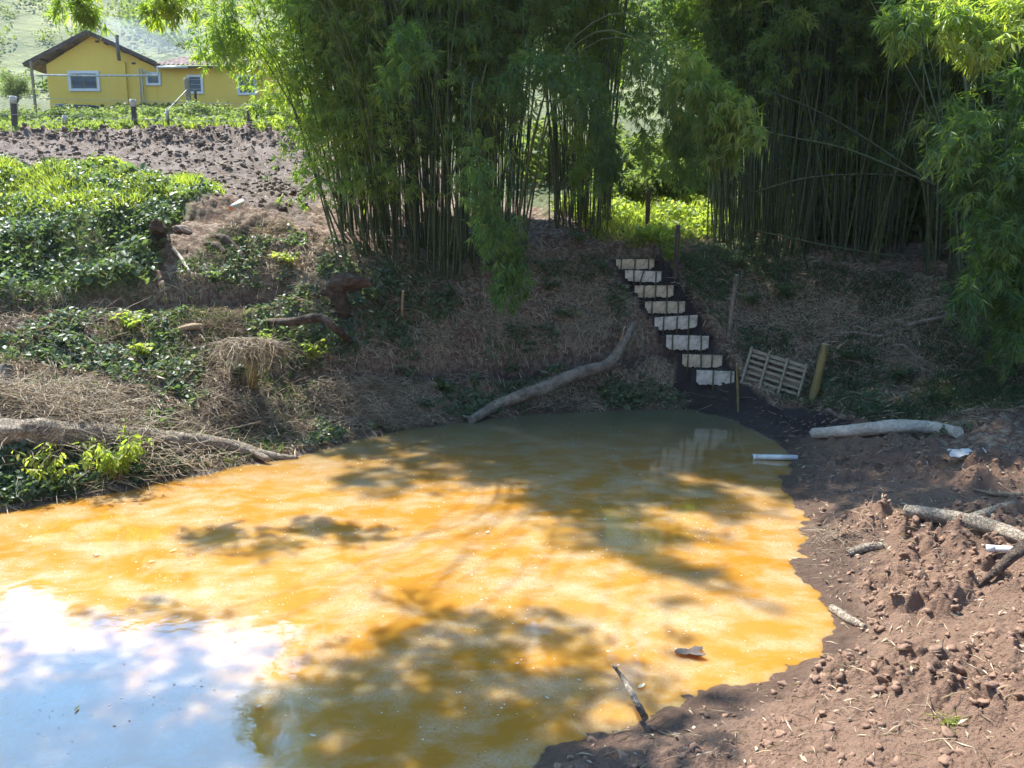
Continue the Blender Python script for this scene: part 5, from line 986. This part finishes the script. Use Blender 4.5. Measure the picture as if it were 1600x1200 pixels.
def specks():
    r = np.random.default_rng(3); n = 5200; x = r.uniform(-9, 6, n * 3); y = r.uniform(3.4, 15, n * 3); d = sstep(.35, .65, fbm(x * .8, y * 1.6, 88, 3)); k = (sdpoly(x, y, POND) < -.1) & (r.random(n * 3) < d * .8 + .08); x, y = x[k][:n], y[k][:n]; n = len(x)
    s = .0022 + .005 * r.random(n) ** 3; a = np.arange(6) / 6 * 6.283; V = np.stack([x[:, None] + np.cos(a) * s[:, None] * r.uniform(.8, 2, (n, 1)), y[:, None] + np.sin(a) * s[:, None], np.full((n, 6), .0035)], -1).reshape(-1, 3); Fa = np.arange(n * 6).reshape(-1, 6)
    lt = r.random(n) < .6; V = V.reshape(n, 6, 3)
    for nm, kk, c in (('foam_specks', lt, (.75, .72, .65)), ('floating_specks', ~lt, (.10, .06, .03))):
        q = V[kk].reshape(-1, 3); tag(link(nm, mesh_np(nm, q, np.arange(len(q)).reshape(-1, 6), False), simple(nm, c, c, 3, .6, 0)), kind='stuff')
specks()

# ------------------------------------------------------------------ smoke drifting up behind the flue
def smoke():
    import bmesh
    bm = bmesh.new(); bmesh.ops.create_icosphere(bm, subdivisions=4, radius=1); c = P(222, 62, 52)
    for v in bm.verts:
        q = v.co.copy(); k = 1 + .25 * math.sin(q.x * 4 + 1) * math.cos(q.z * 5) + .12 * math.sin(q.z * 9 + q.x * 6); v.co = Vector((q.x * 3.2 * k + q.z * 1.0, q.y * 1.3 * k, q.z * 1.3 * k + q.x * -.2))
    me = bpy.data.meshes.new('smoke'); bm.to_mesh(me); bm.free(); m = bpy.data.materials.new('thin_smoke'); m.use_nodes = True; nn = m.node_tree.nodes; nn.remove(nn['Principled BSDF']); v = nn.new('ShaderNodeVolumePrincipled'); v.inputs['Color'].default_value = (.85, .92, 1, 1); v.inputs['Density'].default_value = .14
    m.node_tree.links.new(v.outputs[0], nn['Material Output'].inputs['Volume']); o = link('smoke', me, m); o.location = Vector([float(k) for k in c]); tag(o, kind='stuff')
smoke()
# ------------------------------------------------------------------ air
hb = MB(); hb.box((20, 137, 44), (490, 396, 100)); hm = bpy.data.materials.new('haze_air'); hm.use_nodes = True; hn = hm.node_tree.nodes; hn.remove(hn['Principled BSDF'])
pv = hn.new('ShaderNodeVolumePrincipled'); pv.inputs['Color'].default_value = (.9, .95, 1, 1); pv.inputs['Density'].default_value = .0003; pv.inputs['Anisotropy'].default_value = .35
hm.node_tree.links.new(pv.outputs[0], hn['Material Output'].inputs['Volume']); tag(hb.build('haze', hm), kind='stuff')
sc.cycles.volume_bounces = 0
